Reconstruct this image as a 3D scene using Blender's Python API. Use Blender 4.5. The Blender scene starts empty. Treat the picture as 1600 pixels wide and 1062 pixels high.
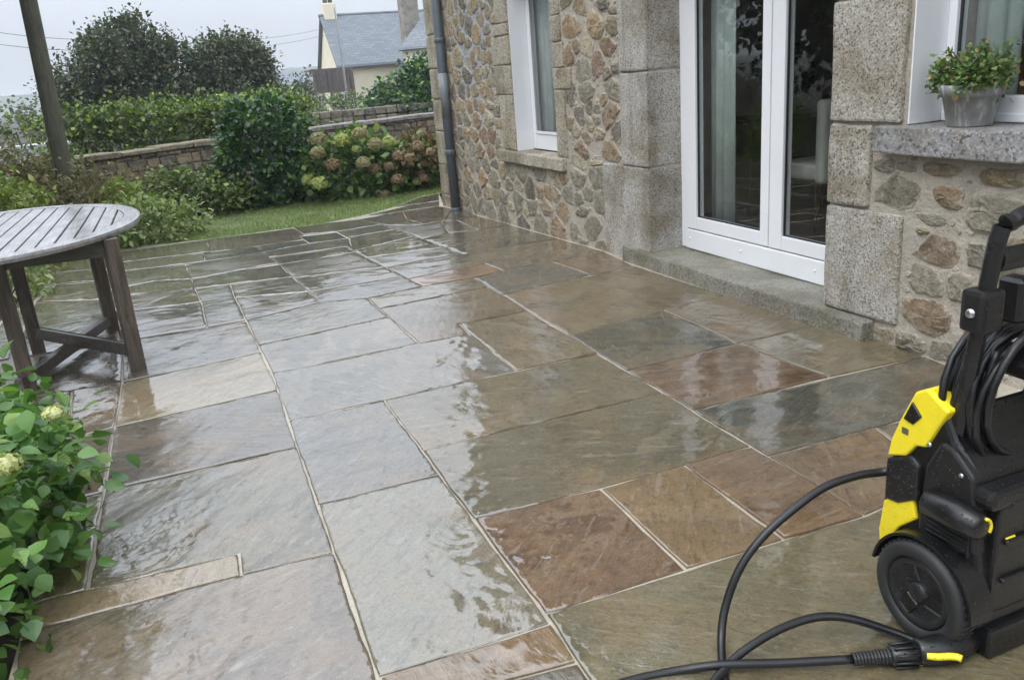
import bpy, bmesh, math, random
import numpy as np
from mathutils import Vector, Matrix
from mathutils.geometry import delaunay_2d_cdt

RD = random.Random(11)
NP = np.random.default_rng(11)
sc = bpy.context.scene
COLL = sc.collection
rad = math.radians

# ------------------------------------------------------------------ camera
yaw, pitch, roll = rad(20.869), rad(17.653), rad(-4.577)
f_ = Vector((math.sin(yaw) * math.cos(pitch), math.cos(yaw) * math.cos(pitch), -math.sin(pitch)))
r_ = f_.cross(Vector((0, 0, 1))).normalized()
u_ = r_.cross(f_)
cr, sr = math.cos(roll), math.sin(roll)
cx, cy = r_ * cr + u_ * sr, u_ * cr - r_ * sr
cd = bpy.data.cameras.new('camera')
cam = bpy.data.objects.new('camera', cd)
COLL.objects.link(cam)
cam.matrix_world = Matrix(((cx.x, cy.x, -f_.x, 0), (cx.y, cy.y, -f_.y, 0), (cx.z, cy.z, -f_.z, 1.4), (0, 0, 0, 1)))
cd.sensor_width = 36
cd.lens = 1282 / 1600 * 36
cd.shift_y = -10 / 1600
cd.clip_start, cd.clip_end = 0.05, 3000
sc.camera = cam

# ------------------------------------------------------------------ sky, sun, exposure
SUN_EL, SUN_AZ = rad(58), rad(250)
W = bpy.data.worlds.new('World')
sc.world = W
W.use_nodes = True
wn, wl = W.node_tree.nodes, W.node_tree.links
wn.clear()
wo = wn.new('ShaderNodeOutputWorld')
bg = wn.new('ShaderNodeBackground')
sky = wn.new('ShaderNodeTexSky')
sky.sky_type = 'NISHITA'
sky.sun_disc = False
sky.sun_elevation, sky.sun_rotation = SUN_EL, SUN_AZ
sky.air_density, sky.dust_density, sky.ozone_density = 1.0, 6.0, 1.0
sgm = wn.new('ShaderNodeHueSaturation')
sgm.inputs['Saturation'].default_value = 0.35
wl.new(sky.outputs[0], sgm.inputs['Color'])
# even cloud deck: an overcast dome is about three times brighter at the zenith than at the horizon
tc = wn.new('ShaderNodeTexCoord')
sx = wn.new('ShaderNodeSeparateXYZ')
wl.new(tc.outputs['Generated'], sx.inputs[0])
mr = wn.new('ShaderNodeMapRange')
mr.inputs['From Min'].default_value, mr.inputs['From Max'].default_value = 0.0, 0.8
mr.inputs['To Min'].default_value, mr.inputs['To Max'].default_value = 6.8, 28.0
wl.new(sx.outputs['Z'], mr.inputs['Value'])
cn = wn.new('ShaderNodeTexNoise')
cn.inputs['Scale'].default_value = 2.2
cn.inputs['Detail'].default_value = 4
wl.new(tc.outputs['Generated'], cn.inputs['Vector'])
cm = wn.new('ShaderNodeMapRange')
cm.inputs['From Min'].default_value, cm.inputs['From Max'].default_value = 0.3, 0.7
cm.inputs['To Min'].default_value, cm.inputs['To Max'].default_value = 0.9, 1.1
wl.new(cn.outputs['Fac'], cm.inputs['Value'])
m1 = wn.new('ShaderNodeMath')
m1.operation = 'MULTIPLY'
wl.new(mr.outputs[0], m1.inputs[0])
wl.new(cm.outputs[0], m1.inputs[1])
vs = wn.new('ShaderNodeVectorMath')
vs.operation = 'SCALE'
vs.inputs[0].default_value = (0.875, 0.95, 1.06)
wl.new(m1.outputs[0], vs.inputs['Scale'])
mx = wn.new('ShaderNodeMix')
mx.data_type = 'RGBA'
mx.inputs['Factor'].default_value = 0.9
wl.new(sgm.outputs[0], mx.inputs[6])
wl.new(vs.outputs[0], mx.inputs[7])
wl.new(mx.outputs[2], bg.inputs['Color'])
bg.inputs['Strength'].default_value = 0.1
wl.new(bg.outputs[0], wo.inputs[0])

sd = bpy.data.lights.new('sun', 'SUN')
sd.energy, sd.angle, sd.color = 1.3, rad(30), (1.0, 0.97, 0.92)
sun = bpy.data.objects.new('sun', sd)
COLL.objects.link(sun)
sdir = Vector((math.sin(SUN_AZ) * math.cos(SUN_EL), math.cos(SUN_AZ) * math.cos(SUN_EL), math.sin(SUN_EL)))
sun.rotation_euler = sdir.to_track_quat('Z', 'Y').to_euler()
sun.location = sdir * 30
sc.view_settings.view_transform = 'Standard'
sc.view_settings.look = 'None'
sc.view_settings.exposure = 0.1
sc.view_settings.gamma = 1.0
sc.view_settings.use_curve_mapping = False
sc.cycles.max_bounces = 6
sc.cycles.diffuse_bounces = 2
sc.cycles.glossy_bounces = 3
sc.cycles.transmission_bounces = 4
sc.cycles.volume_bounces = 0
sc.cycles.caustics_reflective = False
sc.cycles.caustics_refractive = False

# ------------------------------------------------------------------ measured data (world metres)
SLABS=[
((0.127,0.141,0.141),[(1.845,5.536),(2.515,5.635),(2.532,5.02),(1.824,4.925)]),
((0.181,0.127,0.076),[(2.515,5.635),(2.991,5.684),(2.901,5.034),(2.532,5.02)]),
((0.202,0.171,0.102),[(1.824,4.925),(2.901,5.034),(2.929,4.014),(2.463,3.972),(1.807,3.868)]),
((0.084,0.093,0.068),[(1.807,3.868),(2.463,3.972),(2.452,3.253),(1.797,3.219)]),
((0.181,0.147,0.091),[(2.463,3.972),(2.929,4.014),(2.944,3.256),(2.452,3.253)]),
((0.162,0.098,0.054),[(1.797,3.219),(2.452,3.253),(2.503,2.659),(1.79,2.668)]),
((0.162,0.15,0.093),[(2.452,3.253),(2.944,3.256),(2.985,2.992),(3.054,2.86),(3.019,2.627),(2.503,2.659)]),
((0.093,0.107,0.098),[(1.79,2.668),(3.019,2.627),(3.012,2.239),(2.897,2.148),(2.384,2.168),(1.783,2.182)]),
((0.205,0.141,0.084),[(1.783,2.182),(2.274,2.178),(2.19,1.774),(1.776,1.713)]),
((0.162,0.122,0.084),[(2.274,2.178),(2.384,2.168),(2.885,2.139),(2.622,1.827),(2.19,1.774)]),
((0.178,0.168,0.102),[(0.683,3.513),(1.802,3.524),(1.793,2.9),(0.687,2.896)]),
((0.144,0.136,0.084),[(0.687,2.896),(1.793,2.9),(1.784,2.28),(1.149,2.279),(0.691,2.306)]),
((0.175,0.093,0.042),[(0.691,2.306),(1.149,2.279),(1.138,1.735),(0.695,1.742)]),
((0.254,0.175,0.08),[(1.149,2.279),(1.49,2.283),(1.476,1.726),(1.138,1.735)]),
((0.209,0.133,0.072),[(1.49,2.283),(1.784,2.28),(1.776,1.713),(1.476,1.726)]),
((0.162,0.156,0.084),[(0.695,1.742),(1.776,1.713),(2.19,1.774),(2.136,1.542),(1.809,1.043),(1.26,0.93),(0.681,1.279)]),
((0.138,0.127,0.089),[(2.19,1.774),(2.622,1.827),(2.597,1.46),(2.136,1.542)]),
((0.138,0.127,0.089),[(2.136,1.542),(2.597,1.46),(2.323,1.059),(1.809,1.043)]),
((0.122,0.13,0.138),[(0.249,3.513),(0.683,3.503),(0.689,2.663),(0.239,2.673)]),
((0.209,0.223,0.195),[(0.239,2.673),(0.689,2.663),(0.691,2.306),(0.694,1.701),(0.565,1.698),(0.227,1.71)]),
((0.27,0.188,0.093),[(0.227,1.71),(0.565,1.698),(0.694,1.701),(0.689,1.534),(0.269,1.574)]),
((0.156,0.127,0.089),[(0.269,1.574),(0.689,1.534),(0.681,1.279),(0.299,1.374)]),
((0.162,0.133,0.107),[(-0.642,2.359),(-0.046,2.35),(0.235,2.336),(0.227,1.71),(0.254,1.516),(-0.624,1.67)]),
((0.342,0.279,0.181),[(-0.644,2.497),(-0.485,2.503),(-0.045,2.483),(-0.046,2.35),(-0.642,2.359)]),
((0.144,0.144,0.102),[(-0.48,3.202),(0.245,3.203),(0.239,2.673),(0.235,2.336),(-0.046,2.35),(-0.045,2.483),(-0.485,2.503)]),
((0.107,0.098,0.084),[(-0.476,3.881),(0.255,3.942),(0.245,3.203),(-0.48,3.202)]),
((0.314,0.279,0.188),[(-0.471,4.532),(0.248,4.626),(0.255,3.942),(-0.476,3.881)]),
((0.156,0.15,0.122),[(-0.516,5.421),(0.232,5.368),(0.248,4.626),(-0.471,4.532)]),
((0.156,0.181,0.08),[(-0.621,2.798),(-0.483,2.91),(-0.485,2.503),(-0.644,2.497)]),
((0.162,0.188,0.089),[(-0.597,3.158),(-0.48,3.195),(-0.483,2.91),(-0.614,2.803)]),
((0.162,0.138,0.098),[(-0.668,3.838),(-0.476,3.877),(-0.48,3.201),(-0.598,3.169)]),
((0.156,0.138,0.089),[(-0.718,4.587),(-0.471,4.541),(-0.476,3.877),(-0.668,3.838)]),
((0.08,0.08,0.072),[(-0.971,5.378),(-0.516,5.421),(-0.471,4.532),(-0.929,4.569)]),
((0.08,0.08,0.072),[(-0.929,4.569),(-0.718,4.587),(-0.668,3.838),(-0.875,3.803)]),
((0.195,0.195,0.162),[(0.245,4.774),(1.047,4.864),(1.063,4.235),(0.258,4.217)]),
((0.162,0.168,0.156),[(0.258,4.217),(1.063,4.235),(1.354,4.212),(1.352,3.527),(0.683,3.513),(0.249,3.524)]),
((0.195,0.168,0.102),[(1.368,4.451),(1.815,4.46),(1.802,3.524),(1.352,3.527),(1.354,4.212)]),
((0.175,0.15,0.089),[(1.037,5.465),(1.461,5.536),(1.709,5.54),(1.845,5.536),(1.832,5.191),(1.042,5.111)]),
((0.156,0.122,0.065),[(1.042,5.111),(1.832,5.191),(1.815,4.46),(1.368,4.451),(1.354,4.212),(1.063,4.235),(1.047,4.864)]),
((0.162,0.162,0.138),[(0.231,5.414),(0.73,5.574),(1.037,5.465),(1.047,4.864),(0.245,4.774)]),
((0.122,0.117,0.084),[(0.218,6.188),(0.716,5.981),(0.731,5.55),(0.73,5.574),(0.231,5.414)]),
((0.127,0.122,0.08),[(0.218,6.757),(0.694,6.655),(0.716,5.981),(0.218,6.188)]),
((0.138,0.138,0.117),[(0.716,5.981),(1.434,5.989),(1.461,5.536),(1.037,5.465),(0.731,5.55)]),
((0.133,0.122,0.084),[(0.696,6.605),(1.408,6.447),(1.434,5.989),(0.716,5.981)]),
((0.122,0.112,0.065),[(0.673,7.323),(1.356,7.382),(1.376,7.019),(1.408,6.447),(0.696,6.605)]),
((0.107,0.112,0.08),[(-0.059,7.282),(0.235,7.347),(0.673,7.323),(0.694,6.655),(0.218,6.757),(-0.047,6.801)]),
((0.117,0.122,0.089),[(-0.097,8.083),(0.078,8.144),(0.619,8.171),(0.669,7.444),(0.235,7.347),(-0.059,7.282)]),
((0.08,0.089,0.076),[(0.085,8.748),(0.158,8.716),(0.582,8.656),(0.619,8.171),(0.078,8.144)]),
((0.098,0.098,0.076),[(0.582,8.656),(1.075,8.662),(1.087,8.34),(0.619,8.171)]),
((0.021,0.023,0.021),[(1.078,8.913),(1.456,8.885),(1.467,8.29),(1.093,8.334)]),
((0.107,0.102,0.068),[(0.619,8.171),(1.09,8.313),(1.477,8.305),(1.351,7.468),(1.334,7.778),(0.632,7.812)]),
((0.112,0.102,0.058),[(0.632,7.812),(1.334,7.778),(1.356,7.382),(0.673,7.323)]),
((0.156,0.127,0.093),[(0.147,9.719),(1.108,9.675),(1.128,9.454),(1.136,9.017),(1.078,8.913),(1.075,8.662),(0.582,8.656),(0.158,8.716)]),
((0.107,0.112,0.08),[(1.119,9.728),(1.476,9.757),(1.85,9.702),(1.993,8.982),(1.463,8.919),(1.143,9.067)]),
((0.117,0.112,0.08),[(1.471,8.909),(1.993,8.98),(2.014,8.44),(1.485,8.349)]),
((0.122,0.107,0.072),[(1.482,8.299),(2.014,8.436),(2.039,7.784),(1.351,7.463)]),
((0.117,0.107,0.058),[(1.335,7.748),(2.04,7.741),(2.072,6.92),(1.376,7.019)]),
((0.156,0.162,0.15),[(1.376,7.019),(2.072,6.92),(2.089,6.471),(1.79,6.516),(1.408,6.444)]),
((0.144,0.133,0.089),[(1.41,6.408),(1.79,6.516),(2.089,6.471),(2.987,6.51),(2.991,5.684),(2.1,5.605),(2.085,5.966),(1.441,5.854)]),
((0.305,0.195,0.117),[(1.441,5.854),(1.782,5.947),(2.085,5.966),(2.1,5.605),(1.845,5.533),(1.706,5.53),(1.461,5.536)]),
((0.144,0.138,0.102),[(2.047,7.57),(2.361,7.708),(2.983,7.618),(2.979,7.168),(2.071,6.931),(2.067,7.036)]),
((0.127,0.122,0.089),[(2.071,6.926),(2.972,7.151),(2.987,6.51),(2.089,6.463)]),
((0.202,0.162,0.102),[(2.693,8.507),(2.975,8.586),(2.999,7.658),(2.639,7.617)]),
((0.175,0.168,0.133),[(2.555,8.581),(2.693,8.507),(2.639,7.617),(2.361,7.708)]),
((0.133,0.127,0.098),[(1.997,8.88),(2.309,8.512),(2.555,8.581),(2.361,7.708),(2.047,7.57)]),
((0.138,0.117,0.084),[(1.85,9.702),(2.205,9.803),(2.452,9.827),(2.303,9.097),(2.309,8.512),(1.997,8.884)]),
((0.162,0.107,0.065),[(2.452,9.827),(2.934,9.872),(2.977,9.411),(2.555,8.581),(2.309,8.512),(2.303,9.097)]),
((0.138,0.133,0.112),[(2.977,9.411),(3.033,9.08),(2.983,8.61),(2.693,8.507),(2.569,8.603)]),
((0.122,0.117,0.093),[(2.053,9.973),(2.685,10.387),(3.106,10.441),(2.944,9.903),(2.46,9.858),(2.212,9.833)]),
((0.122,0.117,0.093),[(2.514,10.452),(3.023,11.114),(3.35,11.236),(3.117,10.476),(2.695,10.421)]),
((0.162,0.162,0.107),[(-0.813,9.72),(0.147,9.719),(0.158,8.716),(0.085,8.748),(-0.589,8.877),(-0.8,8.881)]),
((0.138,0.138,0.089),[(-0.809,8.849),(-0.588,8.832),(0.084,8.726),(0.078,8.144),(-0.371,8.205),(-0.787,8.317)]),
((0.138,0.133,0.08),[(-0.785,8.278),(-0.37,8.166),(-0.097,8.083),(-0.059,7.282),(-0.364,7.46),(-0.717,7.36)]),
((0.127,0.122,0.08),[(-0.715,7.329),(-0.363,7.428),(-0.06,7.251),(-0.047,6.801),(-0.018,6.225),(-0.636,6.342)]),
((0.138,0.138,0.117),[(-0.047,6.801),(0.216,6.729),(0.218,6.188),(0.231,5.414),(-0.011,5.404),(-0.018,6.225)]),
((0.138,0.133,0.107),[(-0.635,6.319),(-0.019,6.201),(-0.011,5.404),(-0.516,5.421)]),
((0.144,0.138,0.08),[(-1.257,9.617),(-1.042,9.6),(-0.81,9.667),(-0.8,8.881),(-0.805,8.602),(-1.317,8.8)]),
((0.138,0.138,0.084),[(-1.312,8.758),(-0.803,8.56),(-0.748,7.858),(-1.056,8.051),(-1.174,8.065)]),
((0.138,0.127,0.08),[(-1.17,8.028),(-0.745,7.823),(-0.715,7.329),(-0.67,6.902),(-1.24,7.302)]),
((0.127,0.127,0.08),[(-1.237,7.273),(-0.668,6.875),(-0.636,6.342),(-0.516,5.421),(-1.118,5.457)]),
((0.188,0.202,0.089),[(-1.443,9.81),(-1.265,9.634),(-1.259,7.24),(-1.362,7.006)]),
((0.156,0.156,0.102),[(-1.358,6.979),(-1.258,7.213),(-1.137,5.471),(-1.386,5.468)]),
((0.181,0.202,0.089),[(-1.448,9.957),(-1.317,10.266),(-0.832,10.051),(-0.813,9.72),(-1.046,9.652),(-1.269,9.676)]),
]
STONES=[
(8.599,2.114,0.143,0.053,(0.162,0.138,0.12)),
(8.273,2.071,0.126,0.063,(0.445,0.305,0.168)),
(8.014,2.046,0.091,0.034,(0.287,0.27,0.223)),
(8.980,2.116,0.128,0.060,(0.413,0.332,0.209)),
(8.479,1.887,0.164,0.102,(0.162,0.138,0.12)),
(8.118,1.919,0.166,0.053,(0.314,0.209,0.122)),
(8.260,1.776,0.157,0.089,(0.445,0.305,0.168)),
(8.885,1.946,0.152,0.048,(0.413,0.332,0.209)),
(8.548,1.724,0.111,0.042,(0.413,0.332,0.209)),
(8.748,1.777,0.099,0.043,(0.413,0.332,0.209)),
(9.020,1.765,0.096,0.031,(0.287,0.27,0.223)),
(8.907,1.588,0.206,0.086,(0.413,0.332,0.209)),
(8.418,1.559,0.156,0.070,(0.413,0.332,0.209)),
(8.106,1.560,0.124,0.053,(0.413,0.332,0.209)),
(8.639,1.400,0.164,0.070,(0.162,0.138,0.12)),
(8.331,1.387,0.115,0.048,(0.413,0.332,0.209)),
(8.083,1.413,0.109,0.044,(0.552,0.491,0.371)),
(8.872,1.235,0.173,0.067,(0.162,0.138,0.12)),
(8.464,1.242,0.135,0.054,(0.445,0.305,0.168)),
(8.166,1.256,0.127,0.060,(0.445,0.305,0.168)),
(9.008,1.396,0.079,0.059,(0.413,0.332,0.209)),
(7.967,1.799,0.112,0.044,(0.287,0.27,0.223)),
(8.099,1.674,0.116,0.036,(0.287,0.27,0.223)),
(8.663,1.074,0.158,0.045,(0.445,0.305,0.168)),
(8.295,1.080,0.104,0.040,(0.445,0.305,0.168)),
(8.040,1.093,0.114,0.028,(0.552,0.491,0.371)),
(9.050,1.074,0.090,0.044,(0.413,0.332,0.209)),
(8.469,0.949,0.162,0.059,(0.445,0.305,0.168)),
(8.103,0.968,0.150,0.063,(0.552,0.491,0.371)),
(8.812,0.948,0.145,0.049,(0.287,0.27,0.223)),
(9.057,0.950,0.101,0.057,(0.287,0.27,0.223)),
(9.056,0.783,0.091,0.061,(0.287,0.27,0.223)),
(8.852,0.772,0.098,0.053,(0.445,0.305,0.168)),
(8.578,0.776,0.120,0.052,(0.314,0.209,0.122)),
(8.292,0.784,0.148,0.059,(0.314,0.209,0.122)),
(8.046,0.791,0.083,0.066,(0.314,0.209,0.122)),
(9.023,0.654,0.081,0.032,(0.287,0.27,0.223)),
(8.681,0.634,0.095,0.075,(0.287,0.27,0.223)),
(9.070,0.562,0.082,0.052,(0.287,0.27,0.223)),
(8.439,0.616,0.136,0.061,(0.314,0.209,0.122)),
(8.109,0.626,0.160,0.068,(0.314,0.209,0.122)),
(8.988,0.465,0.111,0.039,(0.287,0.27,0.223)),
(8.603,0.472,0.122,0.063,(0.296,0.27,0.209)),
(8.304,0.487,0.124,0.061,(0.296,0.27,0.209)),
(8.044,0.516,0.100,0.036,(0.162,0.138,0.12)),
(8.918,0.329,0.241,0.079,(0.445,0.305,0.168)),
(8.432,0.328,0.164,0.072,(0.445,0.305,0.168)),
(8.072,0.359,0.161,0.099,(0.287,0.27,0.223)),
(9.022,0.170,0.144,0.074,(0.296,0.27,0.209)),
(8.655,0.167,0.173,0.072,(0.296,0.27,0.209)),
(8.308,0.183,0.161,0.063,(0.413,0.332,0.209)),
(9.044,0.023,0.125,0.048,(0.287,0.27,0.223)),
(8.554,0.019,0.161,0.065,(0.287,0.27,0.223)),
(8.279,0.014,0.125,0.089,(0.287,0.27,0.223)),
(8.952,-0.080,0.164,0.041,(0.287,0.27,0.223)),
(7.861,0.176,0.163,0.054,(0.287,0.27,0.223)),
(7.878,0.020,0.263,0.092,(0.287,0.27,0.223)),
(7.832,0.467,0.094,0.054,(0.413,0.332,0.209)),
(7.625,0.464,0.116,0.053,(0.287,0.27,0.223)),
(7.356,0.462,0.157,0.056,(0.287,0.27,0.223)),
(7.686,0.323,0.190,0.046,(0.287,0.27,0.223)),
(7.426,0.343,0.074,0.040,(0.552,0.491,0.371)),
(7.146,0.330,0.174,0.074,(0.162,0.138,0.12)),
(6.753,0.345,0.095,0.046,(0.314,0.209,0.122)),
(6.583,0.356,0.066,0.051,(0.552,0.491,0.371)),
(6.344,0.374,0.161,0.060,(0.287,0.27,0.223)),
(6.124,0.355,0.058,0.036,(0.287,0.27,0.223)),
(6.108,0.526,0.142,0.052,(0.287,0.27,0.223)),
(5.782,0.562,0.150,0.087,(0.287,0.27,0.223)),
(5.962,0.411,0.081,0.039,(0.287,0.27,0.223)),
(5.759,0.379,0.118,0.069,(0.287,0.27,0.223)),
(6.068,0.257,0.124,0.032,(0.296,0.27,0.209)),
(5.922,0.137,0.288,0.101,(0.296,0.27,0.209)),
(7.481,0.184,0.164,0.092,(0.287,0.27,0.223)),
(7.141,0.163,0.140,0.056,(0.287,0.27,0.223)),
(6.824,0.218,0.129,0.054,(0.413,0.332,0.209)),
(6.460,0.213,0.217,0.081,(0.445,0.305,0.168)),
(6.553,0.039,0.193,0.075,(0.314,0.209,0.122)),
(6.959,0.044,0.157,0.088,(0.296,0.27,0.209)),
(7.357,0.000,0.173,0.063,(0.162,0.138,0.12)),
(6.890,0.477,0.282,0.040,(0.287,0.27,0.223)),
(6.107,-0.018,0.154,0.023,(0.287,0.27,0.223)),
(5.796,0.019,0.142,0.034,(0.296,0.27,0.209)),
(5.956,1.833,0.192,0.054,(0.314,0.209,0.122)),
(5.561,1.816,0.114,0.030,(0.162,0.138,0.12)),
(5.363,1.811,0.077,0.015,(0.314,0.209,0.122)),
(6.084,1.688,0.196,0.070,(0.445,0.305,0.168)),
(5.704,1.672,0.161,0.064,(0.445,0.305,0.168)),
(5.457,1.669,0.073,0.059,(0.413,0.332,0.209)),
(5.450,1.750,0.073,0.019,(0.413,0.332,0.209)),
(5.873,1.526,0.139,0.046,(0.552,0.491,0.371)),
(5.547,1.524,0.155,0.049,(0.314,0.209,0.122)),
(6.147,1.487,0.077,0.052,(0.314,0.209,0.122)),
(5.684,1.403,0.125,0.065,(0.392,0.246,0.175)),
(5.441,1.371,0.056,0.026,(0.287,0.27,0.223)),
(5.941,1.384,0.098,0.067,(0.287,0.27,0.223)),
(5.510,1.233,0.195,0.067,(0.296,0.27,0.209)),
(5.908,1.194,0.159,0.065,(0.287,0.27,0.223)),
(6.031,1.022,0.153,0.056,(0.162,0.138,0.12)),
(5.551,1.045,0.137,0.080,(0.314,0.209,0.122)),
(6.116,0.911,0.092,0.038,(0.552,0.491,0.371)),
(5.746,0.896,0.185,0.034,(0.552,0.491,0.371)),
(5.420,0.901,0.115,0.060,(0.287,0.27,0.223)),
(6.025,0.771,0.154,0.061,(0.314,0.209,0.122)),
(5.569,0.770,0.249,0.068,(0.445,0.305,0.168)),
(5.764,1.079,0.063,0.023,(0.287,0.27,0.223)),
(5.779,1.002,0.055,0.029,(0.287,0.27,0.223)),
(5.352,1.120,0.045,0.025,(0.552,0.491,0.371)),
(6.071,0.661,0.157,0.039,(0.552,0.491,0.371)),
(5.796,0.666,0.073,0.017,(0.552,0.491,0.371)),
(2.930,0.856,0.061,0.025,(0.287,0.27,0.223)),
(2.811,0.859,0.051,0.019,(0.287,0.27,0.223)),
(2.626,0.859,0.094,0.024,(0.413,0.332,0.209)),
(2.844,0.745,0.160,0.069,(0.296,0.27,0.209)),
(2.570,0.749,0.063,0.044,(0.314,0.209,0.122)),
(2.351,0.707,0.155,0.078,(0.287,0.27,0.223)),
(2.657,0.637,0.069,0.025,(0.287,0.27,0.223)),
(2.608,0.508,0.122,0.066,(0.314,0.209,0.122)),
(2.374,0.518,0.073,0.048,(0.287,0.27,0.223)),
(2.689,0.586,0.028,0.013,(0.413,0.332,0.209)),
(2.326,0.850,0.087,0.029,(0.413,0.332,0.209)),
(2.209,0.588,0.071,0.041,(0.413,0.332,0.209)),
(2.647,0.358,0.081,0.064,(0.296,0.27,0.209)),
(2.464,0.363,0.071,0.057,(0.287,0.27,0.223)),
(2.623,0.193,0.173,0.083,(0.314,0.209,0.122)),
(2.704,0.052,0.091,0.035,(0.296,0.27,0.209)),
(2.532,0.058,0.073,0.041,(0.296,0.27,0.209)),
(2.406,0.180,0.022,0.030,(0.314,0.209,0.122)),
(2.298,0.239,0.021,0.031,(0.314,0.209,0.122)),
(2.184,0.277,0.057,0.038,(0.552,0.491,0.371)),
(2.258,0.347,0.079,0.030,(0.413,0.332,0.209)),
]
PATIO=[(-0.649, 1.617), (-0.645, 2.382), (-0.645, 2.504), (-0.622, 2.807), (-0.598, 3.169), (-0.671, 3.84), (-0.873, 3.787), (-1.491, 5.502), (-1.37, 7.062), (-1.459, 9.944), (-1.326, 10.354), (-0.837, 10.137), (-0.486, 10.019), (0.15, 9.803), (1.123, 9.79), (1.486, 9.815), (2.061, 10.084), (2.532, 10.521), (3.041, 11.176), (3.371, 11.301), (3.08, 10.2), (3.08, 0.2), (-0.75, 0.2)]
LAWN=[(-2.305, 10.105), (-1.459, 9.944), (-1.326, 10.354), (-0.837, 10.137), (-0.486, 10.019), (0.15, 9.803), (1.123, 9.79), (1.486, 9.815), (2.061, 10.084), (2.532, 10.521), (3.041, 11.176), (3.371, 11.301), (4.5, 11.2), (4.5, 13.0), (-0.9, 13.0)]
HEADS=[((1.866, 11.75, 0.73), 0.111, 't'), ((1.87, 12.05, 0.518), 0.114, 't'), ((2.221, 11.95, 0.658), 0.125, 'l'), ((2.459, 11.85, 0.723), 0.118, 't'), ((2.639, 11.75, 0.582), 0.105, 't'), ((2.915, 12.05, 0.575), 0.102, 'l'), ((3.023, 11.95, 0.358), 0.107, 'b'), ((2.029, 11.85, 0.356), 0.112, 'b'), ((2.437, 11.75, 0.347), 0.105, 't'), ((2.66, 12.05, 0.208), 0.099, 'b'), ((2.854, 11.95, 0.235), 0.083, 'b'), ((2.928, 11.85, 0.051), 0.097, 'b'), ((1.787, 11.75, 0.136), 0.117, 'l'), ((1.688, 12.05, 0.165), 0.102, 'l'), ((2.726, 11.95, -0.173), 0.113, 'b'), ((3.288, 11.85, 0.476), 0.1, 'b'), ((3.12, 11.75, 0.336), 0.087, 'b'), ((3.426, 12.05, 0.218), 0.09, 'b'), ((3.351, 11.95, 0.008), 0.077, 'b'), ((2.389, 11.85, 0.532), 0.071, 'l'), ((3.434, 11.75, 0.384), 0.087, 'b'), ((3.27, 12.05, -0.037), 0.072, 'l')]
W_BODY=[(1.403, 0.405), (1.319, 0.484), (1.25, 0.589), (1.216, 0.526), (1.15, 0.462), (1.141, 0.383), (1.109, 0.089), (1.262, 0.022), (1.338, 0.097), (1.384, 0.147), (1.41, 0.265)]
W_YU=[(1.324, 0.613), (1.291, 0.632), (1.229, 0.595), (1.255, 0.546), (1.283, 0.485), (1.312, 0.478), (1.337, 0.441), (1.393, 0.419), (1.383, 0.472), (1.362, 0.528)]
W_NOTCH=[(1.327, 0.588), (1.298, 0.559), (1.321, 0.531), (1.349, 0.537)]
W_YL=[(1.396, 0.293), (1.31, 0.342), (1.295, 0.287), (1.344, 0.24), (1.369, 0.194), (1.396, 0.129), (1.406, 0.206)]
W_PORT=[(1.392, 0.413), (1.322, 0.45), (1.294, 0.431), (1.29, 0.344), (1.349, 0.306), (1.391, 0.302)]
W_SIDE=[(1.276, 0.447), (1.243, 0.518), (1.205, 0.51), (1.15, 0.463), (1.124, 0.281), (1.171, 0.263), (1.231, 0.281), (1.285, 0.258), (1.286, 0.314)]
W_REAR=1.140
W_HB=(1.545,1.246,0.431)
W_HT=(1.545,1.186,0.991)
W_COIL=(1.700,1.217,0.597)
HOSE1=[(1.53, 1.386, 0.376), (1.51, 1.411, 0.363), (1.447, 1.428, 0.362), (1.357, 1.44, 0.35), (1.258, 1.44, 0.315), (1.165, 1.443, 0.26), (1.098, 1.443, 0.19), (1.051, 1.435, 0.1), (1.017, 1.403, 0.04), (0.976, 1.336, 0.012), (0.927, 1.224, 0.012), (0.9, 1.0, 0.012), (0.7, 1.05, 0.012), (0.85, 1.2, 0.012), (0.898, 1.292, 0.013), (0.993, 1.337, 0.03), (1.075, 1.348, 0.05), (1.17, 1.348, 0.065), (1.255, 1.334, 0.07), (1.326, 1.303, 0.06), (1.402, 1.255, 0.03), (1.447, 1.198, 0.014), (1.451, 1.138, 0.012)]
HOSE2=[(0.628, 1.421, 0.012), (0.767, 1.413, 0.012), (0.883, 1.386, 0.016), (0.974, 1.337, 0.034), (1.112, 1.278, 0.03), (1.252, 1.219, 0.03)]
GUN=[(1.252, 1.219, 0.03), (1.403, 1.16, 0.032)]


# ------------------------------------------------------------------ helpers
def srgb(r, g, b):
    return tuple(((v / 255 + .055) / 1.055) ** 2.4 if v > 10 else v / 255 / 12.92 for v in (r, g, b))


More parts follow.
